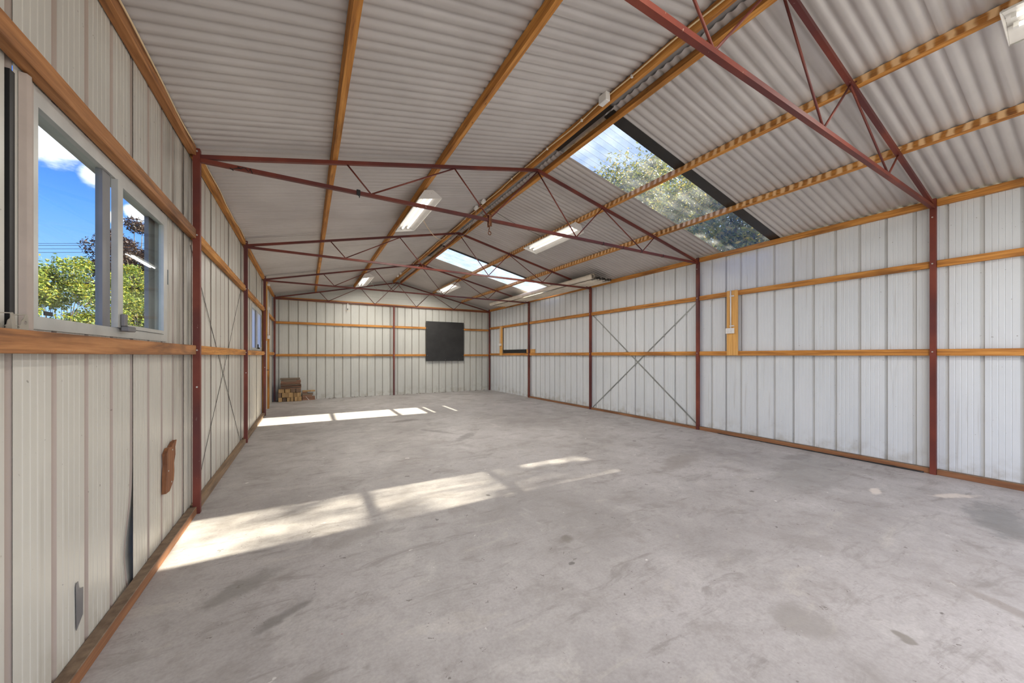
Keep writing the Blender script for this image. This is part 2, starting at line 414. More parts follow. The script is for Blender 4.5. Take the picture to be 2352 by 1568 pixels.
# ------------------------------------------------------------------ wall sheets
def profile(u0, u1, phase, pitch=.254, rib=.037, depth=.018, cover=4, extra=()):
    """points (u, outward offset) of pan-and-rib sheet; list of sheets"""
    sheets = []; k = math.floor((u0 - phase) / (pitch * cover))
    while phase + k * pitch * cover < u1:
        s0 = phase + k * pitch * cover; s1 = s0 + pitch * cover + .05; pts = []; e2 = s0 + pitch * cover
        def P(u, d): pts.append((u, d + .005 * (u - s0) / (pitch * cover)))
        P(s0 + rib * .8, .0)
        for j in range(cover):
            r0 = s0 + j * pitch
            if j > 0:
                P(r0, 0); P(r0 + .005, depth); P(r0 + rib - .005, depth); P(r0 + rib, 0)
            w = (pitch - rib) / 5
            for q in range(1, 5):
                c = r0 + rib + w * q; P(c - .004, 0); P(c, .0030); P(c + .004, 0)
        e = s0 + pitch * cover; P(e, 0); P(e + .005, depth); P(e + rib - .005, depth); P(e + rib, 0); P(e + rib + .19, .002)
        for x in extra:
            if s0 + rib * .8 < x < e + rib:
                i = next(i for i in range(len(pts)) if pts[i][0] > x); a, c2 = pts[i - 1], pts[i]
                t = (x - a[0]) / (c2[0] - a[0]); pts.insert(i, (x, a[1] + (c2[1] - a[1]) * t))
        pts2 = [p for p in pts if u0 <= p[0] <= u1]
        if pts2 and pts[-1][0] > u1: pts2.append((u1, pts2[-1][1]))
        if pts2 and pts[0][0] < u0: pts2.insert(0, (u0, pts2[0][1]))
        if len(pts2) > 1: sheets.append(pts2)
        k += 1
    return sheets
def wall(name, mat, sheets, place, ztop, holes=(), levels=(0.0,), dent=None):
    b = MB(); ribs = []
    for pts in sheets:
        for (u0, d0), (u1, d1) in zip(pts, pts[1:]):
            um = (u0 + u1) / 2; top = (ztop(u0), ztop(u1))
            cuts = [(h[2], h[3]) for h in holes if h[0] <= um <= h[1]]
            zs = [(z, z) for z in levels]
            segs = []; z = 0.
            for (a, c) in sorted(cuts): segs.append((z, a)); z = c
            segs.append((z, None))
            for (a, c) in segs:
                lv = [a] + [l for l in levels if l > a + 1e-4 and (c is None or l < c - 1e-4)]
                rows = [(x, x) for x in lv] + [((c, c) if c is not None else top)]
                for (za, zb), (zc, zd) in zip(rows, rows[1:]):
                    q = [(u0, d0, za), (u1, d1, zb), (u1, d1, zd), (u0, d0, zc)]
                    if dent: q = [(u, d + dent(u, d, z, pts), z) for (u, d, z) in q]
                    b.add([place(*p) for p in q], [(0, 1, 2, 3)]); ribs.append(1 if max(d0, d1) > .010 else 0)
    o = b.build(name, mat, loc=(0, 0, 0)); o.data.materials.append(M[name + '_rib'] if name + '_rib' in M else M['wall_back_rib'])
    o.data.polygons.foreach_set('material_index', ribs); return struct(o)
W1 = (2.066, 3.568, 1.50, 2.425); W2 = (8.325, 9.998, 1.50, 2.385); DOOR = (10.20, 11.36, 0.0, 2.36)
def dent(u, d, z, pts):
    e = pts[-1][0] - .19
    if abs(e - 2.99) > .15: return 0.
    a = math.exp(-((z - .22) / .26) ** 2) * .032 * max(0., min(1., 1 - (e - u) / .30)) ** 1.5
    return a
shL = profile(YF, YB, 1.945 - 4.064, extra=(W1[0], W1[1], W2[0], W2[1], DOOR[0], DOOR[1]))
wall('wall_left', M['wall_left'], shL, lambda u, d, z: (WL - d, u, z), lambda u: roofz(WL) - .006,
     holes=(W1, W2, DOOR), levels=(0., .1, .2, .3, .4, .5, .6, .75, .9), dent=dent)
shR = profile(YF, YB, 1.642 - .018 - 4.064)
wall('wall_right', M['wall_right'], shR, lambda u, d, z: (WR + d, u, z), lambda u: roofz(WR) - .015)
shB = profile(WL - .035, WR + .035, -.760, extra=(XC,))
wall('wall_back', M['wall_back'], shB, lambda u, d, z: (u, YB + d, z), lambda u: 3.16)
# gable: sheets laid the other way above the eave beam
b = MB(); z = 3.15
prof = []
while z < 4.06:
    prof += [(z, 0.), (z + .045, 0), (z + .048, .002), (z + .051, 0)]; z += .051
    if abs(z - 3.40) < .03: prof += [(z, 0), (z + .001, -.010), (z + .012, -.010), (z + .013, 0)]; z += .014
for (za, da), (zb, db) in zip(prof, prof[1:]):
    def xs(z):
        h = max(0., (z - roofz(WL)) / TAN); return WL + h, WR - h
    (a, c), (e, f) = xs(za), xs(zb)
    if a >= c: break
    if e > f: e = f = XC
    b.add([(a, YB + .004 + da, za), (c, YB + .004 + da, za), (f, YB + .004 + db, zb), (e, YB + .004 + db, zb)], [(0, 1, 2, 3)])
o = struct(b.build('wall_gable', M['gable'], loc=(0, 0, 0)))
# open front end behind the camera: piers, lintel and gable round the big doorway
b = MB(); b.box(WL - .02, -.30, YF - .05, YF, 0, 3.23); b.box(5.9, WR + .02, YF - .05, YF, 0, 3.23); b.box(-.30, 5.9, YF - .05, YF, 2.95, 3.23)
b.poly([[(WL, YF, 3.23), (WR, YF, 3.23), (XC, YF, 4.04)]], (0, -.05, 0))
struct(b.build('wall_front', M['wall_back'], loc=(0, 0, 0)))

# ------------------------------------------------------------------ roof sheets
AMP = .0085; PITCH = .0915
def corr(y, phase=0.): return 2 * AMP * (.5 - .5 * math.cos(2 * math.pi * (y - phase) / PITCH)) ** 1.7
def roof_part(side, y0, y1, x_in, x_out, name, mat, lap=True, dz=0.):
    b = MB(); cov = PITCH * 8; k0 = math.floor(y0 / cov)
    xs = [x_out, x_in]
    segs = [(max(y0, k * cov), min(y1, (k + 1) * cov + .02), k * cov) for k in range(k0, int(y1 / cov) + 1)] if lap else [(y0, y1, y0)]
    for (a, c, base) in segs:
        if c - a < .03: continue
        n = max(2, int((c - a) / (PITCH / 10))); ys = [a + (c - a) * i / n for i in range(n + 1)]
        vs = []; ph = base if lap else 0.
        for y in ys:
            lift = .004 * (1 - (y - base) / cov) if lap else 0.
            for x in xs: vs.append((x, y, roofz(x) + corr(y) + lift + dz))
        b.add(vs, [(2 * i, 2 * i + 1, 2 * i + 3, 2 * i + 2) for i in range(n)])
    return struct(b.build(name, mat, loc=(0, 0, 0), smooth=True))
roof_part('L', YF - .1, YB + .12, 2.72, -1.06, 'ceiling', M['roof'])
SK1 = (2.93, 3.74); SK2 = (8.41, 9.46)
for i, (a, c) in enumerate(((YF - .1, SK1[0]), (SK1[1], SK2[0]), (SK2[1], YB + .12))):
    roof_part('R', a, c, 2.846, 6.50, 'ceiling', M['roof'])
roof_part('R', SK1[0] - .05, SK1[1] + .06, 2.90, 6.50, 'window_3', M['poly'], lap=False, dz=.004)
roof_part('R', SK2[0] - .05, SK2[1] + .06, 2.90, 6.50, 'window_4', M['poly'], lap=False, dz=.004)
def slope_strip(y0, y1, xa, xb, dz, th, name, mat):
    b = MB(); za, zb = roofz(xa) + dz, roofz(xb) + dz
    b.add([(xa, y0, za), (xb, y0, zb), (xb, y1, zb), (xa, y1, za), (xa, y0, za + th), (xb, y0, zb + th), (xb, y1, zb + th), (xa, y1, za + th)],
          [(0, 3, 2, 1), (4, 5, 6, 7), (0, 1, 5, 4), (1, 2, 6, 5), (2, 3, 7, 6), (3, 0, 4, 7)])
    return struct(b.build(name, mat))
slope_strip(2.815, 2.955, 2.86, 6.55, -.010, .008, 'trim_1', M['flashing'])
slope_strip(8.34, 8.415, 2.86, 6.55, -.010, .008, 'trim_2', M['flashing'])
# ridge cap, folded
b = MB()
for (xa, xb) in ((2.60, XC), (XC, 2.966)):
    h = [roofz(xa) + .034, roofz(xb) + .034]
    if xb == XC: h[1] = 4.075
    else: h[0] = 4.075
    b.add([(xa, YF - .1, h[0]), (xb, YF - .1, h[1]), (xb, YB + .12, h[1]), (xa, YB + .12, h[0])], [(0, 1, 2, 3)])
struct(b.build('trim_3', M['cap'], loc=(0, 0, 0)))
b = MB(); b.bar((XC, 2.80, 4.05), (XC, 3.76, 4.05), .13, .006); struct(b.build('trim_4', M['flashing']))
b = MB(); b.bar((XC, 8.35, 4.05), (XC, 9.46, 4.05), .13, .006); struct(b.build('trim_5', M['flashing']))

# ------------------------------------------------------------------ roof purlins
def purlin(x, label, mat, w=.05, h=.074):
    side = -1 if x < XC else 1
    u = Vector((1, 0, TAN if x < XC else -TAN)).normalized(); nrm = Vector((-u.z, 0, u.x))
    c = Vector((x, 0, roofz(x) - .001)); b = MB()
    q = [c - u * w / 2 - nrm * h, c + u * w / 2 - nrm * h, c + u * w / 2, c - u * w / 2]
    ya, yb = YF + .02, YB - .06; ny = 60; vs = []
    for i in range(ny + 1):
        y = ya + (yb - ya) * i / ny
        wob = Vector((noise.noise((x * 3, y * .8, 1)) * .006, 0, noise.noise((x * 5, y * .8, 9)) * .003))
        for k, p in enumerate(q):
            o = wob if k < 2 else Vector((wob.x, 0, 0)); vs.append(p + o + Vector((0, y, 0)))
    fs = [(i * 4 + k, i * 4 + (k + 1) % 4, i * 4 + 4 + (k + 1) % 4, i * 4 + 4 + k) for i in range(ny) for k in range(4)]
    fs += [(3, 2, 1, 0), (ny * 4, ny * 4 + 1, ny * 4 + 2, ny * 4 + 3)]
    b.add(vs, fs)
    return tag(b.build('roof_purlin', mat), label, 'purlin')
purlin(.24, 'plain timber roof purlin on the left slope, next in from the eave', M['timberY'])
purlin(1.39, 'timber roof purlin on the left slope that carries two twin tube lights', M['timberY'])
purlin(2.655, 'timber ridge purlin on the left of the ridge with cream cable clipped along it', M['timberY'])
purlin(2.925, 'timber ridge purlin on the right of the ridge, just above the clear roof sheets', M['timberY'])
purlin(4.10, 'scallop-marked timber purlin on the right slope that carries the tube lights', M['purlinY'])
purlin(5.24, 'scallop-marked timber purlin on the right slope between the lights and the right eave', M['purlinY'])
def eave(x0, x1, label, mat):
    b = MB(); zt = roofz((x0 + x1) / 2) - .008; b.box(x0, x1, YF + .02, YB - .06, zt - .078, zt)
    return tag(b.build('eave_beam', mat, bevel=.003), label, 'beam')
# the eave beams are cut round the posts: one timber per bay
PB = [(YF + .02, FY[0] - .016)] + [(FY[i] + .036, FY[i + 1] - .016) for i in range(4)]
bay_l = ['left of the frame, nearest the camera', 'over the near sliding window', 'over the cross-braced bay of the left wall', 'over the far window of the left wall', 'over the doorway in the far left corner']
for i, (a, c) in enumerate(PB):
    zt = roofz(-.872) - .004; b = MB(); b.box(-.8995, -.845, a if i else YF + .02, c, zt - .078, zt)
    if i == 0: continue
    lab = [None, 'old brown timber eave beam ' + bay_l[1], 'old timber eave beam ' + bay_l[2], 'timber eave beam ' + bay_l[3], 'short timber eave beam ' + bay_l[4]][i]
    tag(b.build('eave_beam', M['timber_oldY'] if i < 2 else M['timberY'], bevel=.003), lab, 'beam')
lab_r = ['timber eave beam of the right wall at the right edge of the photo', 'long timber eave beam of the right wall below the nearer clear roof sheet',
         'timber eave beam above the cross-braced bay of the right wall', 'timber eave beam behind the middle of the rolled curtain', 'timber eave beam in the far right corner above the pine blocks']
for i, (a, c) in enumerate(PB):
    zt = roofz(6.438) - .014; b = MB(); b.box(6.411, 6.4655, a, c, zt - .078, zt)
    tag(b.build('eave_beam', M['timberY'], bevel=.003), lab_r[i], 'beam')

# ------------------------------------------------------------------ posts
def post(x0, y0, label, z1, name='steel_post', bolts=(), face='L'):
    t = thing(name, label, 'post', (x0 + .025, y0 + .025, 0))
    w = .0035; b = MB()
    # square hollow section: four walls
    b.box(x0, x0 + .05, y0, y0 + w, 0, z1); b.box(x0, x0 + .05, y0 + .05 - w, y0 + .05, 0, z1)
    b.box(x0, x0 + w, y0 + w, y0 + .05 - w, 0, z1); b.box(x0 + .05 - w, x0 + .05, y0 + w, y0 + .05 - w, 0, z1)
    b.build('post_shaft', M['steel'], t, bevel=.0)
    for z in bolts:
        c = MB()
        if face == 'L': c.tube([(x0 + .03, y0 - .006, z), (x0 + .03, y0 + .002, z)], .0075, 8)
        else: c.tube([(x0 - .006, y0 + .028, z), (x0 + .002, y0 + .028, z)], .0075, 8)
        q = c.build('bolt', M['screw'], t); q['label'] = 'pale bolt head'
    return t
pl = ['red steel post on the left wall beside the near sliding window', 'red steel post on the left wall at the far end of the cross bracing', 'red steel post on the left wall beside the doorway with white conduit', 'dark red corner post behind the stacked timber offcuts']
for i in range(4): post(XL - .05, FY[i + 1] - .015, pl[i], 3.228, bolts=(1.445, 2.46, 1.12, 3.20) if i < 3 else (1.445, 2.46))
post(XL - .05, FY[0] - .015, 'red steel post on the left wall outside the left edge of the photo', 3.228)
pr = ['thick looking red steel post near the right edge of the photo', 'red steel post between the pine outlet board and the right cross bracing', 'red steel post under the near end of the rolled curtain',
      'red steel post on the right wall crossing the two stacked pine blocks', 'red steel corner post in the far right corner']
for i in range(5): post(XR, FY[i] - .015, pr[i], 3.232 if i else 3.236, bolts=(1.44, 2.475, 3.02) if i < 4 else (1.44, 2.475), face='R')
post(2.645, 13.047, 'red steel post halfway along the back wall, left of the black board', 3.116, bolts=(1.40, 2.40), face='L')

# ------------------------------------------------------------------ trusses
tops = [.373, 1.568, 2.783, 3.985, 5.18]; bots = [.610, 2.040, 3.470, 4.900]
def truss():
    t = thing('roof_truss', '', 'truss', (0, 0, 0)); h = .036; zc = lambda x: roofz(x) - .074 - .020
    for xa, xb in ((XL, XC), (XC, XR)):
        b = MB(); b.bar((xa + (.001 if xa == XL else 0), 0, zc(xa + .001) if xa == XL else zc(XC)), (xb - (.001 if xb == XR else 0), 0, zc(xb)), h, h)
        b.build('top_chord', M['steel'], t)
    b = MB(); b.bar((XL + .001, 0, 3.134), (XR - .001, 0, 3.134), h, h); b.build('bottom_chord', M['steel'], t)
    pts = []
    for i in range(5):
        pts.append((tops[i], 0, zc(tops[i]) - .016))
        if i < 4: pts.append((bots[i], 0, 3.134 + .016))
    for p, q in zip(pts, pts[1:]):
        b = MB(); b.tube([p, q], .0088, 8); b.build('web_rod', M['steel'], t, smooth=True)
    for x in (.24, 1.39, 4.10, 5.24):
        b = MB(); zz = roofz(x) - .075; s = 1 if x < XC else -1
        b.box(x + .030 * s - .002, x + .030 * s + .002, -.018, .018, zz - .01, zz + .05); b.build('purlin_cleat', M['steel'], t)
    return t
def copytree(o, parent=None):
    c = o.copy(); COL.objects.link(c)
    if parent: c.parent = parent
    for ch in list(o.children): copytree(ch, c)
    return c
t0 = truss()
lt = ['red steel roof truss nearest the camera, cut off by the top of the photo', 'red steel roof truss with the rusty hook hanging from it', 'red steel roof truss carrying the near end of the rolled curtain',
      'red steel roof truss carrying the far end of the rolled curtain', 'red steel roof truss against the back wall gable']
for i in range(5):
    o = t0 if i == 0 else copytree(t0)
    o.location = (0, FY[i] + .010, 0); o['label'] = lt[i]; o['category'] = 'truss'

# ------------------------------------------------------------------ girts and floor plates
def beam(x0, x1, y0, y1, z0, z1, name, label, mat, cat, bev=.003, parts=False):
    b = MB(); ax = 0 if x1 - x0 > y1 - y0 else 1; n = max(2, int((x1 - x0 if ax == 0 else y1 - y0) / .3)); vs = []
    for i in range(n + 1):
        t = i / n; w = noise.noise((x0 * 3 + z0 * 7, (y0 + (y1 - y0) * t) * .9 + x0 + (x1 - x0) * t, 3)) * .0035
        if ax == 1:
            y = y0 + (y1 - y0) * t; vs += [(x0, y, z0 + w), (x1, y, z0 + w), (x1, y, z1 + w), (x0, y, z1 + w)]
        else:
            x = x0 + (x1 - x0) * t; vs += [(x, y0, z0 + w), (x, y1, z0 + w), (x, y1, z1 + w), (x, y0, z1 + w)]
    if z0 < .001: vs = [(p[0], p[1], max(p[2], 0.0005) if k % 4 < 2 else p[2]) for k, p in enumerate(vs)]
    fs = [(i * 4 + k, i * 4 + (k + 1) % 4, i * 4 + 4 + (k + 1) % 4, i * 4 + 4 + k) for i in range(n) for k in range(4)]
    fs += [(3, 2, 1, 0), (n * 4, n * 4 + 1, n * 4 + 2, n * 4 + 3)]
    b.add(vs, fs)
    return tag(b.build(name, mat, bevel=bev), label, cat)
GL = (-.8950, -.845); GR = (6.411, 6.4610)
PL = [(YF + .02, FY[0] - .016), (FY[0] + .036, FY[1] - .016), (FY[1] + .036, FY[2] - .016), (FY[2] + .036, FY[3] - .016)]
left_txt = [None, 'the near sliding window', 'the cross bracing of the left wall', 'the far window of the left wall']
beam(*GL, PL[1][0], PL[1][1], 1.405, 1.487, 'wall_girt', 'rough brown wall girt just under the near sliding window', M['timber_oldY'], 'girt')
beam(*GL, PL[2][0], PL[2][1], 1.405, 1.487, 'wall_girt', 'lower wall girt crossing the thin dark bracing of the left wall', M['timberY'], 'girt')
beam(*GL, PL[3][0], PL[3][1], 1.405, 1.487, 'wall_girt', 'lower wall girt under the far window of the left wall', M['timberY'], 'girt')
beam(*GL, 11.42, PB[4][1], 1.405, 1.487, 'wall_girt', 'short lower wall girt between the doorway and the dark far left corner', M['timberY'], 'girt')
beam(*GL, PL[1][0], PL[1][1], 2.428, 2.508, 'wall_girt', 'thick brown wall girt running over the near sliding window', M['timber_oldY'], 'girt')
beam(*GL, PL[2][0], PL[2][1], 2.428, 2.508, 'wall_girt', 'upper wall girt above the thin dark bracing of the left wall', M['timberY'], 'girt')
beam(*GL, PL[3][0], PL[3][1], 2.428, 2.508, 'wall_girt', 'upper wall girt above the far window of the left wall', M['timberY'], 'girt')
beam(*GL, 10.132, PB[4][1], 2.428, 2.508, 'wall_girt', 'upper wall girt over the doorway in the far left corner', M['timberY'], 'girt')
rt = ['at the right edge of the photo', 'that the near pine outlet board is fixed to', 'of the cross-braced bay of the right wall', 'under the rolled curtain on the right wall', 'behind the far pine outlet board']
for i, (a, c) in enumerate(PB):
    beam(*GR, a, c, 1.395, 1.473, 'wall_girt', 'lower orange timber wall girt ' + rt[i], M['timberY'], 'girt')
    beam(*GR, a, c, 2.432, 2.510, 'wall_girt', 'upper orange timber wall girt ' + rt[i], M['timberY'], 'girt')
for (x0, x1, side) in ((-.819, 2.644, 'left of the middle post'), (2.696, 6.385, 'right of the middle post')):
    beam(x0, x1, 13.105, 13.1595, 1.365, 1.440, 'wall_girt', 'lower timber girt of the back wall ' + side, M['timberX'], 'girt')
    beam(x0, x1, 13.105, 13.1595, 2.368, 2.440, 'wall_girt', 'upper timber girt of the back wall ' + side, M['timberX'], 'girt')
beam(-.819, 6.385, 13.105, 13.1595, 3.112, 3.190, 'wall_girt', 'long orange timber across the back wall at eave height', M['timberX'], 'beam')
for i, txt in ((1, 'below the dented wall sheet'), (2, 'under the left wall bracing'), (3, 'under the far window of the left wall')):
    tag(beam(-.8995, -.841, PL[i][0], PL[i][1], 0, .067, 'bottom_plate', '', M['dusty'] if i > 1 else M['plateY'], 'timber'), 'dusty timber plate on the floor ' + txt, 'timber')
for i, txt in ((0, 'at the right edge of the photo'), (1, 'below the near pine outlet board'), (2, 'below the cross bracing of the right wall'), (3, 'below the rolled curtain on the right wall')):
    beam(6.408, 6.4655, PB[i][0], PB[i][1], 0, .066 if i < 2 else .05, 'bottom_plate', 'brown timber plate on the floor ' + txt, M['plateY'], 'timber')

b = MB(); rr = random.Random(9); pts = []; rad = []
for i in range(60):
    y = 1.30 + i * .042; pts.append((6.390 + rr.uniform(-.003, .003), y, .006)); rad.append(.005 + .010 * max(0, 1 - i / 40) * rr.uniform(.4, 1.1) + .003 * rr.random())
b.tube(pts, rad, 6); tag(b.build('sealant_bead', M['black'], smooth=True), 'ragged black sealant bead along the foot of the right wall plate', 'sealant')
# ------------------------------------------------------------------ wall bracing
def strap(p, q, label, mat, w=.028, wob=0., nrm=(1, 0, 0), name='brace_strap'):
    b = MB(); p, q = Vector(p), Vector(q); n = 16; d = (q - p).normalized(); a = d.cross(Vector(nrm)).normalized() * w / 2; th = Vector(nrm) * .0008; vs = []
    for i in range(n + 1):
        t = i / n; c = p.lerp(q, t) + a.normalized() * wob * math.sin(t * math.pi * 3); vs += [c - a - th, c + a - th, c + a + th, c - a + th]
    fs = [(i * 4 + k, i * 4 + (k + 1) % 4, i * 4 + 4 + (k + 1) % 4, i * 4 + 4 + k) for i in range(n) for k in range(4)] + [(3, 2, 1, 0), (n * 4, n * 4 + 1, n * 4 + 2, n * 4 + 3)]
    b.add(vs, fs); return tag(b.build(name, mat), label, 'strap')
# right: straps run between girt and sheet, seen against the sheet
strap((6.4625, 7.09, 2.44), (6.4625, 4.20, .075), 'galvanised brace strap on the right wall rising to the farther post', M['galv'])
strap((6.4650, 7.08, .06), (6.4650, 4.20, 2.42), 'galvanised brace strap on the right wall rising to the nearer post', M['galv'])
# left: thin dark straps
strap((-.8968, 4.20, 2.38), (-.8968, 6.96, .075), 'thin dark bracing wire falling from the near post on the left wall', M['dark_metal'], w=.012, name='brace_wire')
strap((-.8987, 7.06, 2.42), (-.8987, 4.40, .10), 'thin kinked bracing wire falling from the second left wall post', M['dark_metal'], w=.010, wob=.012, name='brace_wire')

# ------------------------------------------------------------------ windows and door
def window(nm, Y0, Y1, z0, z1, glass_mat):
    X0, X1 = -.965, -.893; k = (Y1 - Y0) / 1.5
    w = struct(MB().box(X0, X1, Y0, Y0 + .030, z0, z1).box(X0, X1, Y1 - .075, Y1, z0, z1).box(X0, X1, Y0 + .03, Y1 - .075, z0, z0 + .050).box(X0, X1, Y0 + .03, Y1 - .075, z1 - .070, z1).build(nm, M['alu']))
    ym = Y0 + .566 * k
    p = MB(); p.box(-.918, -.915, Y0 + .03, ym, z0 + .05, z1 - .07); p.build('pane', glass_mat, w)
    p = MB(); p.box(-.930, -.904, ym - .004, ym + .080, z0 + .05, z1 - .07); q = p.build('meeting_stile', M['alu_dark'], w); q['label'] = 'dark grey stile of the fixed pane'
    a, c = ym + .108, Y1 - .082; zz0, zz1 = z0 + .052, z1 - .072; xs = (-.910, -.884)
    p = MB(); p.box(*xs, a, a + .062, zz0, zz1); p.box(*xs, c - .026, c, zz0, zz1); p.box(*xs, a + .062, c - .026, zz0, zz0 + .022); p.box(*xs, a + .062, c - .026, zz1 - .022, zz1)
    s = p.build('sliding_sash', M['alu'], w)
    p = MB(); p.box(-.900, -.897, a + .062, c - .026, zz0 + .022, zz1 - .022); p.build('sash_pane', glass_mat, w)
    p = MB(); p.box(-.8835, -.850, a + .030, a + .125, zz0 - .020, zz0 + .008); p.box(-.8835, -.866, a + .026, a + .068, zz0 + .008, zz0 + .075); q = p.build('latch', M['alu_dark'] if nm == 'window_1' else M['black'], w, bevel=.004); q['label'] = 'grey sash latch'
    p = MB(); p.box(-.962, -.940, Y1 - .190, Y1 - .076, z0 + .05, z1 - .07); p.build('side_channel', M['alu_dark'], w)
    return w
w1 = window('window_1', 2.068, 3.566, 1.499, 2.421, M['glass'])
window('window_2', 8.327, 9.996, 1.50, 2.384, M['frosted'])
b = MB(); b.box(-.9145, -.9125, 2.180, 2.238, 1.560, 1.577); tag(b.build('sticker', M['black']), 'small black sticker low on the left pane of the near window', 'sticker')
# folded jamb trim left of the near window; shade in the slot beside it as a black strip
b = MB(); b.poly([[(-.8985, 2.000, 1.49), (-.880, 2.004, 1.49), (-.876, 2.022, 1.49), (-.892, 2.026, 1.49), (-.890, 2.064, 1.49), (-.8985, 2.065, 1.49)]], (0, 0, .93))
struct(b.build('trim_6', M['pinkish']))
b = MB(); b.box(-.912, -.8992, 1.958, 1.984, 1.49, 2.40); struct(b.build('trim_7', M['black']))
# doorway in the far left corner: frame and closed pale door
d = struct(MB().box(-.905, -.8435, 10.150, 10.198, 0, 2.42).box(-.905, -.850, 11.362, 11.405, 0, 2.42).box(-.905, -.860, 10.198, 11.362, 2.36, 2.42).build('door_1', M['timberZ']))
p = MB(); p.box(-.935, -.897, 10.20, 11.36, .01, 2.355)
for k in range(4): p.box(-.897, -.892, 10.22 + k * .285, 10.46 + k * .285, .05, 2.30)
q = p.build('door_leaf', M['wall_left'], d); q['label'] = 'pale ribbed metal door leaf'
p = MB(); p.tube([(-.89, 11.20, 1.02), (-.85, 11.20, 1.02), (-.85, 11.09, 1.02)], .008, 8); p.build('door_handle', M['dark_metal'], d)

# ------------------------------------------------------------------ twin tube lights
LAMP_W = 17.
def lamp():
    t = thing('strip_light', '', 'light', (0, 0, 0)); L = 1.50; HW = .165; H = .105
    b = MB()   # folded reflector: spine and two wings with lips
    prof = [(-HW, -H - .010), (-HW, -H), (-.062, -.052), (-.062, -.040), (.062, -.040), (.062, -.052), (HW, -H), (HW, -H - .010)]
    th = .0025; vs = []
    for y in (0.004, L - .004):
        vs += [(x, y, z) for x, z in prof] + [(x, y, z + th) for x, z in prof]
    m = len(prof); fs = []
    for i in range(m - 1):
        fs += [(i, i + 1, 2 * m + i + 1, 2 * m + i), (m + i, 3 * m + i, 3 * m + i + 1, m + i + 1)]
    for i in (0, m - 1): fs.append((i, m + i, 3 * m + i, 2 * m + i))
    b.add(vs, fs); b.build('reflector', M['white_enamel'], t, local=True)
    b = MB(); b.box(-.060, .060, .002, L - .002, -.038, 0); b.build('spine', M['white_enamel'], t, local=True, bevel=.003)
    for y0 in (0., L - .003):
        b = MB(); b.poly([[(-HW, y0, -H - .010), (HW, y0, -H - .010), (HW, y0, -H + .002), (.062, y0, 0.001), (-.062, y0, 0.001), (-HW, y0, -H + .002)]], (0, .003, 0))
        e = b.build('end_plate', M['white_enamel'], t, local=True)
        for (x, z) in ((-.045, -.018), (.045, -.018), (-.02, -.042), (.025, -.042)):
            b = MB(); b.tube([(x, y0 - .003, z), (x, y0 + .006, z)], .005, 6); b.build('screw', M['screw'], e, local=True)
    for x in (-.040, .050):
        b = MB(); b.tube([(x, .055, -.073), (x, L - .055, -.073)], .0140, 10); q = b.build('tube', M['tube'], t, local=True, smooth=True); q['label'] = 'glowing fluorescent tube'
        al = bpy.data.lights.new('tube_glow', 'AREA'); al.shape = 'RECTANGLE'; al.size = .022; al.size_y = L - .12; al.energy = LAMP_W; al.color = (1.0, .955, .88)
        q = bpy.data.objects.new('tube_glow', al); COL.objects.link(q); q.parent = t; q.location = (x, L / 2, -.1165)
        for y in (.030, L - .052):
            b = MB(); b.box(x - .013, x + .013, y, y + .022, -.088, -.052); b.build('tube_holder', M['white_plastic'], t, local=True)
    return t
L0 = lamp(); ang = math.atan(TAN)
LG = 'twin tube lights under the roof'
spots = [(1.450, 4.83, 3.652, -ang, 'large twin tube light on the left slope just beyond the hook truss'),
         (4.065, 4.83, 3.674, ang, 'twin tube light on the right slope in front of the nearer clear roof sheet'),
         (1.450, 10.60, 3.652, -ang, 'small looking twin tube light far down the left slope'),
         (4.065, 10.60, 3.674, ang, 'small looking twin tube light far down the right slope below the blue clear sheet'),
         (4.065, -1.04, 3.674, ang, 'twin tube light cut off by the top right corner of the photo'),
         (1.450, -1.04, 3.652, -ang, 'twin tube light on the left slope behind the camera')]
for i, (x, y, z, a, lab) in enumerate(spots):
    o = L0 if i == 0 else copytree(L0)
    o.location = (x, y, z); o.rotation_euler = (0, a, 0); o['label'] = lab; o['category'] = 'light'; o['group'] = LG
b = MB(); b.box(4.215, 4.240, .412, .440, 3.545, 3.5535); tag(b.build('tape_tab', M['green_plastic']), 'bright green tab on the end of the tube light in the top right corner', 'tape')

# ------------------------------------------------------------------ cables and fittings
pts = [(2.6215 - abs(math.sin(y * 2.1)) * .004, y, 3.982 + .008 * math.sin(y * 3.3) + .006 * math.sin(y * 7.1 + 1)) for y in [1.3 + .1 * i for i in range(105)]]
b = MB(); b.tube(pts, .0065, 6); t = tag(b.build('power_cable', M['cable'], smooth=True), 'cream cable running the length of the shed along the ridge purlin', 'cable')
for y in (2.35, 3.05, 3.7, 4.6, 6.4, 7.6, 8.8, 10.2):
    c = MB(); z = 3.982 + .008 * math.sin(y * 3.3) + .006 * math.sin(y * 7.1 + 1); c.box(2.610, 2.629, y - .008, y + .008, z - .012, z + .012)
    q = c.build('cable_clip', M['white_plastic']); q.parent = t; q.matrix_parent_inverse.identity(); q.location = q.location - t.location
pts = [(-.838 + .005 * math.sin(y * 5), y, 3.214 + .012 * math.sin(y * 2.6) + .006 * math.sin(y * 8)) for y in [1.3 + .09 * i for i in range(31)]]
b = MB(); b.tube(pts, .0058, 6); tag(b.build('power_cable', M['cable'], smooth=True), 'cream cable drooping along the left eave beam near the camera', 'cable')
pts = [(-.838 + .004 * math.sin(y * 4), y, 3.216 + .010 * math.sin(y * 3.1) + .005 * math.sin(y * 9)) for y in [4.22 + .09 * i for i in range(31)]]
b = MB(); b.tube(pts, .0055, 6); tag(b.build('power_cable', M['cable'], smooth=True), 'cream cable along the left eave beam beyond the near post', 'cable')
b = MB(); b.box(2.565, 2.624, 2.625, 2.735, 3.925, 4.015); t = tag(b.build('junction_box', M['white_plastic'], bevel=.006), 'square white junction box on the ridge purlin', 'junction box')
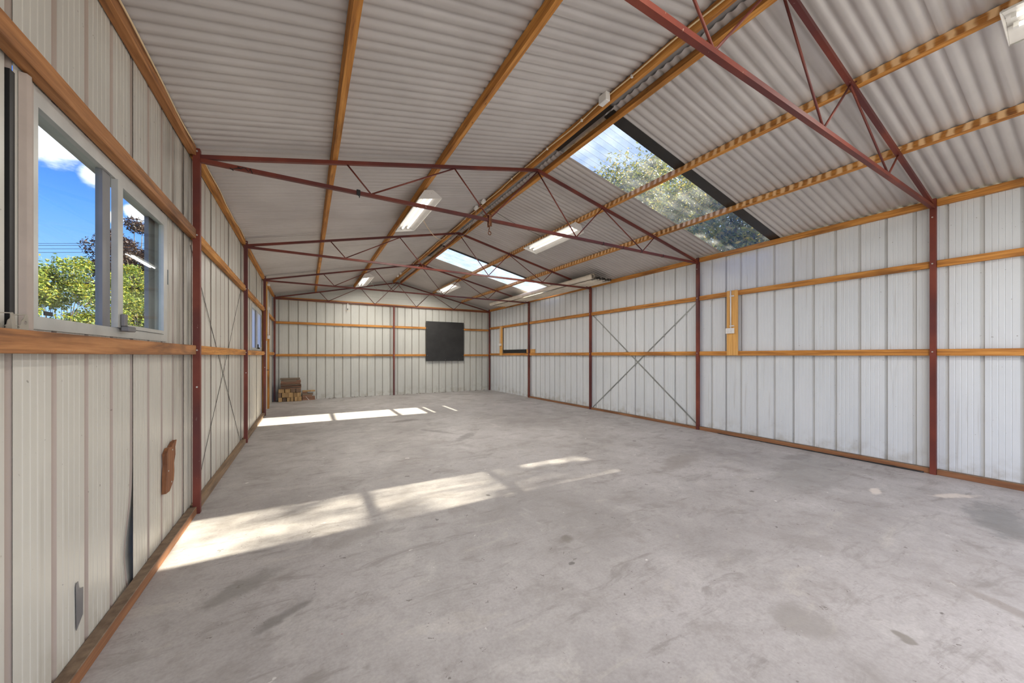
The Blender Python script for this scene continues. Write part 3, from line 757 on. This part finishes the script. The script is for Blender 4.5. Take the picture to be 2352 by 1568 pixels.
for (y, lab) in ((5.50, 'white round lamp socket on the ridge purlin, nearer of the close pair'), (5.80, 'white round lamp socket on the ridge purlin with grey cord looping from it'),
                 (11.65, 'tiny white round socket near the far end of the ridge purlin'), (12.05, 'tiny white round socket farthest along the ridge purlin')):
    t = thing('lamp_socket', lab, 'socket', (2.59, y, 3.985))
    b = MB(); b.tube([(2.583, y - .035, 3.985), (2.583, y + .035, 3.985)], .034, 14); b.build('socket_body', M['white_plastic'], t, smooth=False)
    b = MB(); b.tube([(2.583, y + .035, 3.985), (2.583, y + .062, 3.985)], .026, 12); q = b.build('socket_collar', M['grey_end'], t); q['label'] = 'dark grey collar'
def sag(p, q, s, n=16): 
    p, q = Vector(p), Vector(q); return [p.lerp(q, i / n) + Vector((0, 0, -s * 4 * (i / n) * (1 - i / n))) for i in range(n + 1)]
def cord(pts, r, label, mat=None): b = MB(); b.tube(pts, r, 6); return tag(b.build('hanging_cable', mat or M['cable'], smooth=True), label, 'cord')
cord(sag((1.62, 5.75, 3.60), (2.622, 7.69, 3.96), .10), .005, 'cream cord slung from the near left tube light to the ridge')
cord(sag((2.622, 5.86, 3.965), (2.66, 7.05, 3.93), .22), .005, 'grey cord looping down from the ridge sockets', M['cable_grey'])
cord(sag((2.61, 5.52, 3.952), (3.92, 5.6, 3.63), .05), .003, 'thin dark cord crossing the right slope to the near right tube light', M['dark_metal'])
cord(sag((1.64, 11.2, 3.53), (2.62, 13.0, 3.93), .28), .004, 'thin cord hanging behind the far left tube light', M['cable_grey'])

# rusty hook block on the second truss
yh = FY[1] + .010
t = thing('hoist_hook', 'rusty iron hook block hanging from a truss bottom chord', 'hook', (2.043, yh, 3.16))
b = MB(); b.box(2.022, 2.060, yh - .030, yh - .0195, 3.050, 3.200); b.box(2.022, 2.060, yh + .0195, yh + .030, 3.050, 3.200); b.box(2.022, 2.060, yh - .030, yh + .030, 3.196, 3.204); b.build('cheek_plate', M['rust'], t)
b = MB(); b.tube([(2.041, yh - .034, 3.075), (2.041, yh + .034, 3.075)], .010, 10); b.build('pin', M['rust'], t)
b = MB(); b.tube([(2.041, yh, 3.070), (2.041, yh, 3.028), (2.030, yh, 3.010), (2.036, yh, 2.990)], .0065, 8); b.tube([(2.043 + .020 * math.cos(a), yh, 2.968 + .022 * math.sin(a)) for a in [i * math.pi / 9 for i in range(18)]], .0055, 8, closed=True); b.build('hook_eye', M['rust'], t, smooth=True)
# black clamp and wire tangle on the same chord
b = MB(); b.box(.462, .498, yh - .026, yh - .0185, 3.100, 3.160); b.box(.462, .498, yh - .026, yh + .022, 3.153, 3.162); b.tube([(.480, yh - .022, 3.104), (.492, yh - .024, 3.088), (.486, yh - .024, 3.076)], .006, 6)
tag(b.build('spring_clamp', M['black'], bevel=.002), 'small black clamp on the hook truss bottom chord', 'clamp')
rnd = random.Random(3); pts = [Vector((-.60 + i * .012 + rnd.uniform(-.02, .02), yh - .022 + rnd.uniform(-.006, .006), 3.125 + rnd.uniform(-.032, .022))) for i in range(13)]
b = MB(); b.tube(pts, .004, 6); tag(b.build('wire_tangle', M['dark_metal']), 'tangle of dark wire on the hook truss chord close to the left post', 'wire')
for x, txt in ((4.00, 'nearest the middle of the shed'), (4.43, 'in the middle of the row'), (4.86, 'next to a web rod foot'), (5.40, 'closest to the right wall')):
    b = MB(); h = .0195
    b.box(x - .006, x + .006, yh - h - .002, yh - h, 3.134 - h, 3.134 + h); b.box(x - .006, x + .006, yh + h, yh + h + .002, 3.134 - h, 3.134 + h)
    b.box(x - .006, x + .006, yh - h - .002, yh + h + .002, 3.134 - h - .002, 3.134 - h); b.box(x - .006, x + .006, yh - h - .002, yh + h + .002, 3.134 + h, 3.134 + h + .002)
    tag(b.build('tape_band', M['black']), 'dark tape band on the hook truss chord, ' + txt, 'tape')
# pendant on the back truss
t = thing('pendant_holder', 'thin white lamp holder hanging from the back truss', 'lamp holder', (1.18, 13.03, 3.115))
b = MB(); b.tube([(1.182, 13.03, 3.116), (1.178, 13.03, 2.945)], .011, 8); b.build('stem', M['white_plastic'], t)
b = MB(); b.tube([(1.178, 13.03, 2.945), (1.176, 13.03, 2.890)], .011, 8); q = b.build('socket_end', M['black'], t); q['label'] = 'black socket end'
b = MB(); b.tube([(1.10, 13.03, 2.885), (1.105, 13.03, 2.868), (1.14, 13.03, 2.862), (1.176, 13.03, 2.885), (1.205, 13.03, 2.862), (1.245, 13.03, 2.862), (1.255, 13.03, 2.885)], .004, 6); b.build('wire_arm', M['cable'], t)

# ------------------------------------------------------------------ outlet boards on the right wall
def outlet(x, y0, y1, z0, z1, label):
    t = thing('power_outlet', label, 'power outlet', (x, (y0 + y1) / 2, z0))
    b = MB(); b.box(x - .032, x, y0, y1, z0, z1); b.build('outlet_box', M['white_plastic'], t, bevel=.004)
    for k in (.28, .72):
        yc = y0 + (y1 - y0) * k; zc = z0 + (z1 - z0) * .42
        b = MB()
        for (dy, dz) in ((-.010, .006), (.010, .006), (0, -.014)): b.box(x - .0335, x - .0318, yc + dy - .0015, yc + dy + .0015, zc + dz - .005, zc + dz + .005)
        b.build('socket_slots', M['grey_end'], t)
        b = MB(); b.box(x - .0365, x - .032, yc - .010, yc + .010, z1 - .026, z1 - .012); b.build('switch', M['white_enamel'], t, bevel=.001)
    return t
def board(y0, y1, z0, z1, label, near):
    xf = 6.376; b = MB(); b.box(xf, 6.410, y0, y1, z0, z1); tag(b.build('mounting_board', M['pineZ'], bevel=.003), label, 'board')
    return xf
xf = board(3.432, 3.610, 1.398, 2.518, 'pale pine mounting board on the right wall nearer the camera', True)
outlet(xf - .0005, 3.475, 3.612, 1.775, 1.868, 'white double power outlet on the near pine board')
t = thing('conduit', 'thin white conduit running down the near pine board', 'conduit', (xf - .012, 3.535, 1.87))
b = MB(); b.tube([(xf - .0105, 3.535, 1.869), (xf - .0105, 3.535, 2.52)], .010, 10); b.build('pipe', M['white_plastic'], t, smooth=True)
for z in (1.905, 2.42):
    b = MB(); b.box(xf - .022, xf - .0005, 3.480, 3.548, z - .010, z + .010); b.build('saddle_clip', M['white_enamel'], t, bevel=.002)
board(11.945, 12.135, 1.392, 2.490, 'pale pine mounting board on the right wall close to the far corner', False)
outlet(xf - .0005, 11.98, 12.17, 1.755, 1.842, 'white power outlet on the far pine board')
b = MB(); b.tube([(xf - .0105, 12.06, 1.843), (xf - .0105, 12.06, 2.485)], .010, 8); tag(b.build('conduit', M['white_plastic'], smooth=True), 'thin white conduit running down the far pine board', 'conduit')
b = MB(); b.box(6.425, 6.4655, 10.312, 11.93, 1.476, 1.602); tag(b.build('black_panel', M['black'], bevel=.002), 'long low black panel on the lower girt beside the far pine board', 'panel')
for k, lab in ((0, 'short pine block lying on the girt, lower of the pair behind the post'), (1, 'short pine block on top of another, behind the post')):
    b = MB(); b.box(6.4375, 6.4655, 9.81 - .01 * k, 10.305, 1.477 + k * .063, 1.477 + k * .063 + .061); tag(b.build('pine_block', M['pineY'], bevel=.003), lab, 'block')
# white conduit and box by the doorway
t = thing('conduit', 'white vertical conduit beside the doorway post in the far left', 'conduit', (-.785, 10.175, 1.86))
b = MB(); b.tube([(-.785, 10.174, 1.87), (-.785, 10.174, 2.46)], .016, 10); b.build('pipe', M['white_plastic'], t, smooth=True)
b = MB(); b.box(-.799, -.755, 10.150, 10.200, 2.46, 2.53); b.build('pipe_elbow', M['white_plastic'], t, bevel=.004)
t2 = thing('light_switch', 'small white switch box at the foot of the doorway conduit', 'switch', (-.785, 10.175, 1.78))
b = MB(); b.box(-.7985, -.748, 10.140, 10.215, 1.785, 1.866); b.build('switch_box', M['white_plastic'], t2, bevel=.004)
b = MB(); b.box(-.785, -.765, 10.1375, 10.140, 1.815, 1.835); b.build('switch_rocker', M['white_enamel'], t2)
b = MB(); b.box(-.7985, -.748, 10.150, 10.20, 3.03, 3.08); tag(b.build('white_bracket', M['white_plastic'], bevel=.003), 'small white bracket just under the truss by the doorway post', 'bracket')
b = MB(); b.box(-.842, -.800, 10.150, 10.198, 1.74, 3.10); tag(b.build('timber_batten', M['pineZ']), 'upright timber batten behind the white conduit by the doorway', 'timber')

# ------------------------------------------------------------------ black board on the back wall
t = thing('blackboard', 'square black board fixed to the back wall', 'board', (4.565, 13.10, 1.18))
b = MB(); b.box(3.825, 5.305, 13.088, 13.104, 1.185, 2.660); b.build('board_panel', M['black_board'], t, bevel=.002)
for (x, z) in ((3.86, 2.63), (5.27, 2.63), (3.86, 1.40), (5.27, 1.40), (5.27, 2.40), (3.86, 2.40), (4.56, 1.23), (5.1, 1.23)):
    b = MB(); b.tube([(x, 13.0865, z), (x, 13.089, z)], .006, 8); b.build('screw', M['screw'], t)

# ------------------------------------------------------------------ rolled curtain lying over the truss chords
t = thing('rolled_curtain', 'long cream ribbed roller curtain lying over the truss chords by the right wall', 'roller curtain', (5.98, 8.9, 3.153))
def spiral(cx, cz, r0, r1, turns, y0, y1, th=.004, n=60, a0=0.):
    b = MB(); vs = []
    for y in (y0, y1):
        for i in range(n + 1):
            a = a0 + 2 * math.pi * turns * i / n; r = r0 + (r1 - r0) * i / n; vs.append((cx + r * math.cos(a), y, cz + r * math.sin(a)))
    m = n + 1; b.add(vs, [(i, i + 1, m + i + 1, m + i) for i in range(n)]); return b
YB0, YB1 = 6.28, 11.55
s = spiral(5.72, 3.153 + .068, .018, .066, 3.2, YB0, YB1, n=90); s.build('curtain_roll', M['cream_sheet'], t, smooth=True)
b = MB(); b.tube([(5.72, YB0 - .02, 3.221), (5.72, YB1 - .05, 3.221)], .017, 12); b.build('roll_core', M['grey_end'], t)
xs_ = [5.79 + .0115 * i for i in range(46)]; vs = []; sagz = lambda x: 3.153 + .004
for y in (YB0 + .03, YB1 - .02):
    for x in xs_: vs.append((x, y, 3.160 + .016 * (1 - math.cos(2 * math.pi * (x - 5.79) / .0863)) ))
m = len(xs_); b = MB(); b.add(vs + [v_ for v_ in [(p[0], p[1], p[2] + .003) for p in vs]], [(i, i + 1, m + i + 1, m + i) for i in range(m - 1)] + [(2 * m + i, 3 * m + i, 3 * m + i + 1, 2 * m + i + 1) for i in range(m - 1)])
b.build('curtain_sheet', M['cream_sheet'], t, smooth=True)
for k in range(6):
    cx = 5.835 + k * .0863 - (.01 if k % 2 else 0)
    if cx > 6.30: break
    s = spiral(cx, 3.153 + .035 + (.006 if k % 2 else 0), .006, .031, 2.2, YB0 - .01 - .008 * (k % 3), YB0 + .16, n=44, a0=k)
    s.build('curled_end', M['grey_end'], t, smooth=True)

# ------------------------------------------------------------------ left wall odds and ends
t = thing('metal_bracket', 'bright metal catch plates with holes standing on the girt left of the window', 'bracket', (-.87, 1.90, 1.489))
def hole(y, z, ry, rz, x, n=12): return [(x, y + ry * math.cos(2 * math.pi * i / n), z + rz * math.sin(2 * math.pi * i / n)) for i in range(n)][::-1]
z0 = 1.488
def P(l, x): return [(x, 1.874 + y, z0 + z) for y, z in l]
outer = [(0, 0), (.083, 0), (.083, .030), (.079, .055), (.066, .055), (.060, .040), (.048, .032), (.044, .018), (.036, .014), (.018, .014), (.010, .022), (.008, .054), (.003, .056), (-.004, .054), (-.002, .02)]
for x in (-.858, -.888):
    b = MB(); b.poly([P(outer, x), hole(1.903, z0 + .0065 + .001, .009, .0045, x), hole(1.941, z0 + .026, .007, .006, x)], (.0025, 0, 0)); b.build('catch_plate', M['bright_metal'], t)
b = MB(); b.box(-.886, -.857, 1.871, 1.879, z0 + .052, z0 + .055); b.box(-.886, -.857, 1.940, 1.953, z0 + .052, z0 + .055); b.box(-.886, -.857, 1.878, 1.950, z0 + .0002, z0 + .0025); b.build('bridge', M['bright_metal'], t)
b = MB(); b.poly([[(-.868, 1.820 + .040 * math.cos(a), z0 + .042 * math.sin(a)) for a in [math.pi * i / 14 for i in range(8, 15)]] + [(-.868, 1.820, z0)]], (.003, 0, 0)); b.build('curved_plate', M['bright_metal'], t)
# rough timber slab screwed to the sheet
t = thing('timber_offcut', 'rough reddish bark-edged timber slab screwed low on the left wall', 'timber', (-.885, 3.6, .40))
pr_ = [(3.475, .405), (3.560, .400), (3.650, .455), (3.662, .520), (3.655, .585), (3.690, .640), (3.684, .700), (3.720, .745), (3.665, .742), (3.600, .715), (3.540, .720), (3.490, .690), (3.497, .610), (3.482, .520)]
b = MB(); b.poly([[(-.899, y, z) for y, z in pr_]], (.022, 0, 0)); b.build('slab', M['bark'], t, bevel=.004)
for y, z in ((3.62, .69), (3.53, .555), (3.60, .455)):
    b = MB(); b.tube([(-.878, y, z), (-.8745, y, z)], .006, 8); b.build('screw', M['screw'], t)
b = MB(); b.poly([[(-.8985, 2.374, .164), (-.8985, 2.427, .176 + .03), (-.8985, 2.43, .33), (-.8985, 2.412, .335), (-.8985, 2.395, .345), (-.8985, 2.388, .378), (-.8985, 2.375, .378), (-.8985, 2.368, .36)]], (.0015, 0, 0))
tag(b.build('metal_patch', M['alu_dark']), 'torn grey patch stuck low on the near left wall sheet', 'patch')
b = MB(); b.box(-.8995, -.8935, 3.590, 3.606, 1.925, 2.035); tag(b.build('metal_catch', M['galv'], bevel=.001), 'narrow metal catch on the sheet just beyond the near window', 'catch')

# ------------------------------------------------------------------ stacked timber in the far left corner
def ZX(zx): return -.735 + (zx - 270) / 1733
GO = 'timber offcuts stacked in the far left corner'
row1 = [(275, 437, 'e'), (462, 612, 'd'), (643, 787, 'e'), (808, 947, 'e'), (983, 1147, 'e'), (1153, 1308, 'e')]
row2 = [(246, 412, 'd'), (434, 925, 'e'), (938, 1102, 'e'), (1110, 1278, 'e')]
row3 = [(275, 530, 'e'), (568, 808, 'e'), (820, 1042, 'd'), (1058, 1282, 'd')]
ordn = {6: ['leftmost', 'dark second from left', 'third from left', 'third from right', 'second from right', 'rightmost'], 4: ['leftmost', 'second from left', 'second from right', 'rightmost']}
for row, (z0_, z1_), nm in ((row1, (.0005, .126), 'bottom'), (row2, (.1275, .266), 'middle'), (row3, (.2675, .378), 'top')):
    for k, (a, c, m_) in enumerate(row):
        b = MB(); dy = random.uniform(-.02, .02); h = random.uniform(0, .006)
        b.box(ZX(a), ZX(c), 12.80 + dy, 13.045, z0_, z1_ - (h if nm == 'bottom' and False else 0))
        kind = 'wide timber block' if (nm == 'middle' and k == 1) else 'timber block'
        tag(b.build('timber_block', M['endgrain'] if m_ == 'e' else M['endgrain_dark'], bevel=.006), f'{kind} end, {ordn[len(row)][k]} in the {nm} row of the corner stack', 'timber block', GO)
z = .379; labs = ['lowest', 'second lowest', 'third lowest', 'fourth lowest', 'fifth lowest', 'fifth from top', 'fourth from top']
for k in range(7):
    h = .027; b = MB(); dx = random.uniform(-.006, .006); b.box(ZX(375) + dx, ZX(1275 + (20 if k < 5 else 0)) + dx, 12.80 + (.0, .03, .008, .035, .0, .028, .012)[k], 13.04, z, z + h - .0045); z += h
    tag(b.build('timber_board', M['greyboard'] if k in (1, 4) else M['redboard'], bevel=.003), f'thin reddish board, {labs[k]} of the boards lying on the corner blocks', 'board', GO)
b = MB(); b.poly([[(ZX(380), 12.815, z), (ZX(1280), 12.815, z), (ZX(1270), 12.815, z + .074), (ZX(1085), 12.815, z + .074), (ZX(1080), 12.815, z + .030), (ZX(575), 12.815, z + .024), (ZX(385), 12.815, z + .060)]], (0, .22, 0))
tag(b.build('timber_board', M['redboard']), 'notched orange-brown board third from the top of the corner stack', 'board', GO)
b = MB(); b.poly([[(ZX(400), 12.812, z + .062), (ZX(575), 12.812, z + .0255), (ZX(1078), 12.812, z + .0315), (ZX(1084), 12.812, z + .090), (ZX(400), 12.812, z + .084)]], (0, .22, 0))
tag(b.build('timber_board', M['greyboard']), 'tapered grey-brown board second from the top of the corner stack', 'board', GO)
b = MB(); b.box(ZX(345), ZX(1235), 12.83, 13.03, z + .092, z + .138); tag(b.build('timber_board', M['greyboard'], bevel=.003), 'grey board topmost of the corner stack', 'board', GO)
rp = [(1340, 1945, .0005, .058, 'redboard', 'bottom'), (1345, 1940, .0595, .112, 'redboard', 'second from bottom'), (1350, 1800, .1135, .158, 'redboard', 'third from bottom'),
      (1350, 1850, .1595, .212, 'greyboard', 'third from top'), (1340, 1580, .2135, .262, 'redboard', 'second from top'), (1560, 1950, .2635, .300, 'endgrain', 'topmost')]
for (a, c, za, zb, m_, txt) in rp:
    b = MB()
    if txt == 'topmost': a = 1350
    b.box(ZX(a), ZX(c) + .0, 12.93, 13.10, za, zb); tag(b.build('timber_board', M[m_], bevel=.003), f'board in the low pile right of the corner stack, {txt}', 'board', 'boards in the low pile beside the corner stack')
b = MB(); b.bar((ZX(1510), 12.915, .115), (ZX(1660), 12.86, .006), .010, .006); tag(b.build('white_stick', M['white_plastic']), 'thin white stick leaning on the low board pile', 'stick')
# dirt along the back wall foot
b = MB(); rnd = random.Random(5)
for k in range(60):
    x = rnd.uniform(-.6, 6.3); r = rnd.uniform(.008, .03); y = 13.14 - r; m = 6; h = r * .5
    vs = [(x + r * 1.6 * math.cos(2 * math.pi * i / m), y + r * .6 * math.sin(2 * math.pi * i / m), 0.0) for i in range(m)] + [(x, y, h)]
    b.add(vs, [(i, (i + 1) % m, m) for i in range(m)])
o = tag(b.build('leaf_litter', M['dirt']), 'crumbs of dirt and leaf litter along the foot of the back wall', 'dirt'); o['kind'] = 'stuff'

# ------------------------------------------------------------------ outside: trees and wires
def leafmat(name, stops):
    m, nt = newmat(name); n = N(nt); g = n.node('ShaderNodeNewGeometry')
    rnd_ = g.outputs['Random Per Island']
    col = n.ramp(rnd_, stops)
    p = n.node('ShaderNodeBsdfPrincipled'); n.link(col, p.inputs['Base Color']); p.inputs['Roughness'].default_value = .55
    t = n.node('ShaderNodeBsdfTranslucent'); n.link(col, t.inputs[0])
    mx = n.node('ShaderNodeMixShader'); mx.inputs[0].default_value = .35; n.link(p.outputs[0], mx.inputs[1]); n.link(t.outputs[0], mx.inputs[2]); n.out(mx.outputs[0]); return m
M['leaf_green'] = leafmat('yellow_green_leaves', [(0., (0.050, 0.090, 0.013)), (.35, (0.122, 0.180, 0.025)), (.7, (0.238, 0.281, 0.040)), (1., (0.396, 0.317, 0.029))])
M['leaf_dark'] = leafmat('purple_brown_leaves', [(0., (0.020, 0.013, 0.011)), (.5, (0.045, 0.024, 0.018)), (1., (0.095, 0.050, 0.032))])
M['leaf_mix'] = leafmat('autumn_green_leaves', [(0., (0.056, 0.080, 0.016)), (.5, (0.160, 0.188, 0.036)), (.85, (0.304, 0.264, 0.048)), (1., (0.440, 0.304, 0.048))])
M['trunk'] = plain('tree_bark', (.11, .085, .06), .9, 0, .25, 12.)
def tree(name, label, base, height, crown, n_leaf, lsize, mat, seed, clumps=30, trunk_r=.10, cat='tree', cr=1.25):
    """crown = (cx, cy, cz, rx, ry, rz)"""
    rd = random.Random(seed); t = thing(name, label, cat, base)
    cx, cy, cz, rx, ry, rz = crown; B = Vector(base); b = MB()
    top = Vector((cx, cy, cz)); pts = [B.lerp(top, k / 6) + Vector((rd.uniform(-.1, .1), rd.uniform(-.1, .1), 0)) * (k > 0) for k in range(7)]
    b.tube(pts, [trunk_r * (1 - .75 * k / 6) for k in range(7)], 8)
    cs = []
    for k in range(clumps):
        while True:
            p = Vector((rd.uniform(-1, 1), rd.uniform(-1, 1), rd.uniform(-1, 1)))
            if .25 < p.length < 1: break
        q = Vector((cx + p.x * rx, cy + p.y * ry, cz + p.z * rz)); r = rd.uniform(.16, .34) * min(rx, ry, rz) * cr; cs.append((q, r))
        s = pts[rd.randint(2, 6)]; mid = s.lerp(q, .5) + Vector((0, 0, -.1 * rz)); b.tube([s, mid, q], [trunk_r * .3, trunk_r * .18, trunk_r * .06], 5)
    b.build('trunk', M['trunk'], t, smooth=True)
    lf = MB(); per = n_leaf // clumps
    for q, r in cs:
        for k in range(per):
            d = Vector((rd.gauss(0, 1), rd.gauss(0, 1), rd.gauss(0, 1))).normalized() * r * (rd.random() ** .45); c = q + d
            a = Vector((rd.gauss(0, 1), rd.gauss(0, 1), rd.gauss(-.3, .7))).normalized(); w = a.cross(Vector((rd.gauss(0, 1), rd.gauss(0, 1), rd.gauss(0, 1)))).normalized()
            L = lsize * rd.uniform(.6, 1.3); a = a * L; w = w * L * .22
            lf.v += [c, c + a * .45 + w, c + a, c + a * .45 - w]; m = len(lf.v); lf.f.append((m - 4, m - 3, m - 2, m - 1))
    o = lf.build('foliage', mat, t); o['kind'] = 'stuff'; return t
# left side, seen through the near window
tree('sapling', 'yellow-green sapling at the left edge of the near window view', (-6.3, 13.9, -.12), 4, (-6.2, 14.0, 2.0, .9, 1.0, 2.0), 15000, .095, M['leaf_green'], 11, 34, .05, 'sapling')
tree('sapling', 'tall yellow-green sapling left of centre in the near window view', (-6.4, 16.0, -.12), 4, (-6.3, 16.2, 2.15, 1.0, 1.0, 2.45), 16000, .095, M['leaf_green'], 12, 38, .05, 'sapling')
tree('sapling', 'yellow-green sapling in front of the window stile', (-6.1, 18.4, -.12), 4, (-6.1, 18.4, 2.15, 1.0, 1.3, 2.5), 16000, .095, M['leaf_green'], 13, 38, .05, 'sapling')
tree('sapling', 'yellow-green sapling seen through the right hand pane', (-6.0, 21.0, -.12), 5, (-6.0, 21.0, 2.5, 1.0, 1.5, 3.0), 16000, .10, M['leaf_green'], 14, 40, .06, 'sapling')
tree('sapling', 'yellow-green sapling farthest right in the near window view', (-6.0, 24.5, -.12), 5, (-6.0, 24.5, 2.6, 1.2, 1.8, 3.2), 13000, .115, M['leaf_green'], 15, 38, .06, 'sapling')
tree('purple_tree', 'dark purple-brown leaved tree behind the saplings', (-8.6, 29.5, -.12), 9, (-8.6, 29.5, 5.4, 2.2, 2.4, 4.0), 60000, .13, M['leaf_dark'], 21, 90, .22, 'tree', .95)
tree('hedge_bush', 'green bush outside beyond the far window', (-4.2, 30.5, -.12), 3, (-4.2, 30.5, 1.4, 1.2, 2.0, 1.5), 5000, .16, M['leaf_green'], 16, 20, .05, 'bush')
# right side, seen through the clear roof sheets, and the one that dapples the floor
tree('tall_tree', 'autumn green tree close outside the right wall, seen through the nearer clear sheet', (11.6, 6.4, -.12), 8, (11.6, 6.5, 5.0, 2.1, 2.3, 2.9), 26000, .14, M['leaf_mix'], 31, 60, .18)
tree('tall_tree', 'taller autumn green tree farther back behind the nearer clear sheet', (17.5, 14.0, -.12), 13, (17.5, 14.2, 8.6, 3.8, 3.6, 4.4), 32000, .20, M['leaf_mix'], 32, 70, .28)
tree('tall_tree', 'slender tree outside the right wall whose leaves dapple the floor', (12.6, 2.6, -.12), 12, (12.6, 3.0, 10.6, 2.0, 1.7, 4.0), 4300, .15, M['leaf_mix'], 33, 190, .10, 'tree', .75)
tree('hedge', 'sunlit green hedge outside the right wall glimpsed under the roof edge', (9.4, 2.0, -.12), 4, (9.4, 2.6, 2.5, .8, 4.2, 2.1), 14000, .13, M['leaf_green'], 35, 60, .06, 'hedge')
uy = Vector((math.sin(R(29.697)), math.cos(R(29.697)), 0)); ux = Vector((uy.y, -uy.x, 0))
for k, (y_, txt) in enumerate(((559, 'highest'), (563.5, 'second highest'), (571.5, 'second lowest'), (579.5, 'lowest'))):
    D = 18.5; z_ = 1.4 + D * (815.6 - y_) / 827.28
    b = MB(); b.tube([uy * D + ux * s_ + Vector((0, 0, z_ + .0006 * (s_ + 24) ** 2)) for s_ in range(-36, -14, 3)], .010, 5)
    tag(b.build('overhead_wire', M['dark_metal']), 'thin dark overhead wire crossing the near window view, ' + txt + ' of four', 'wire', 'overhead wires beyond the near window')
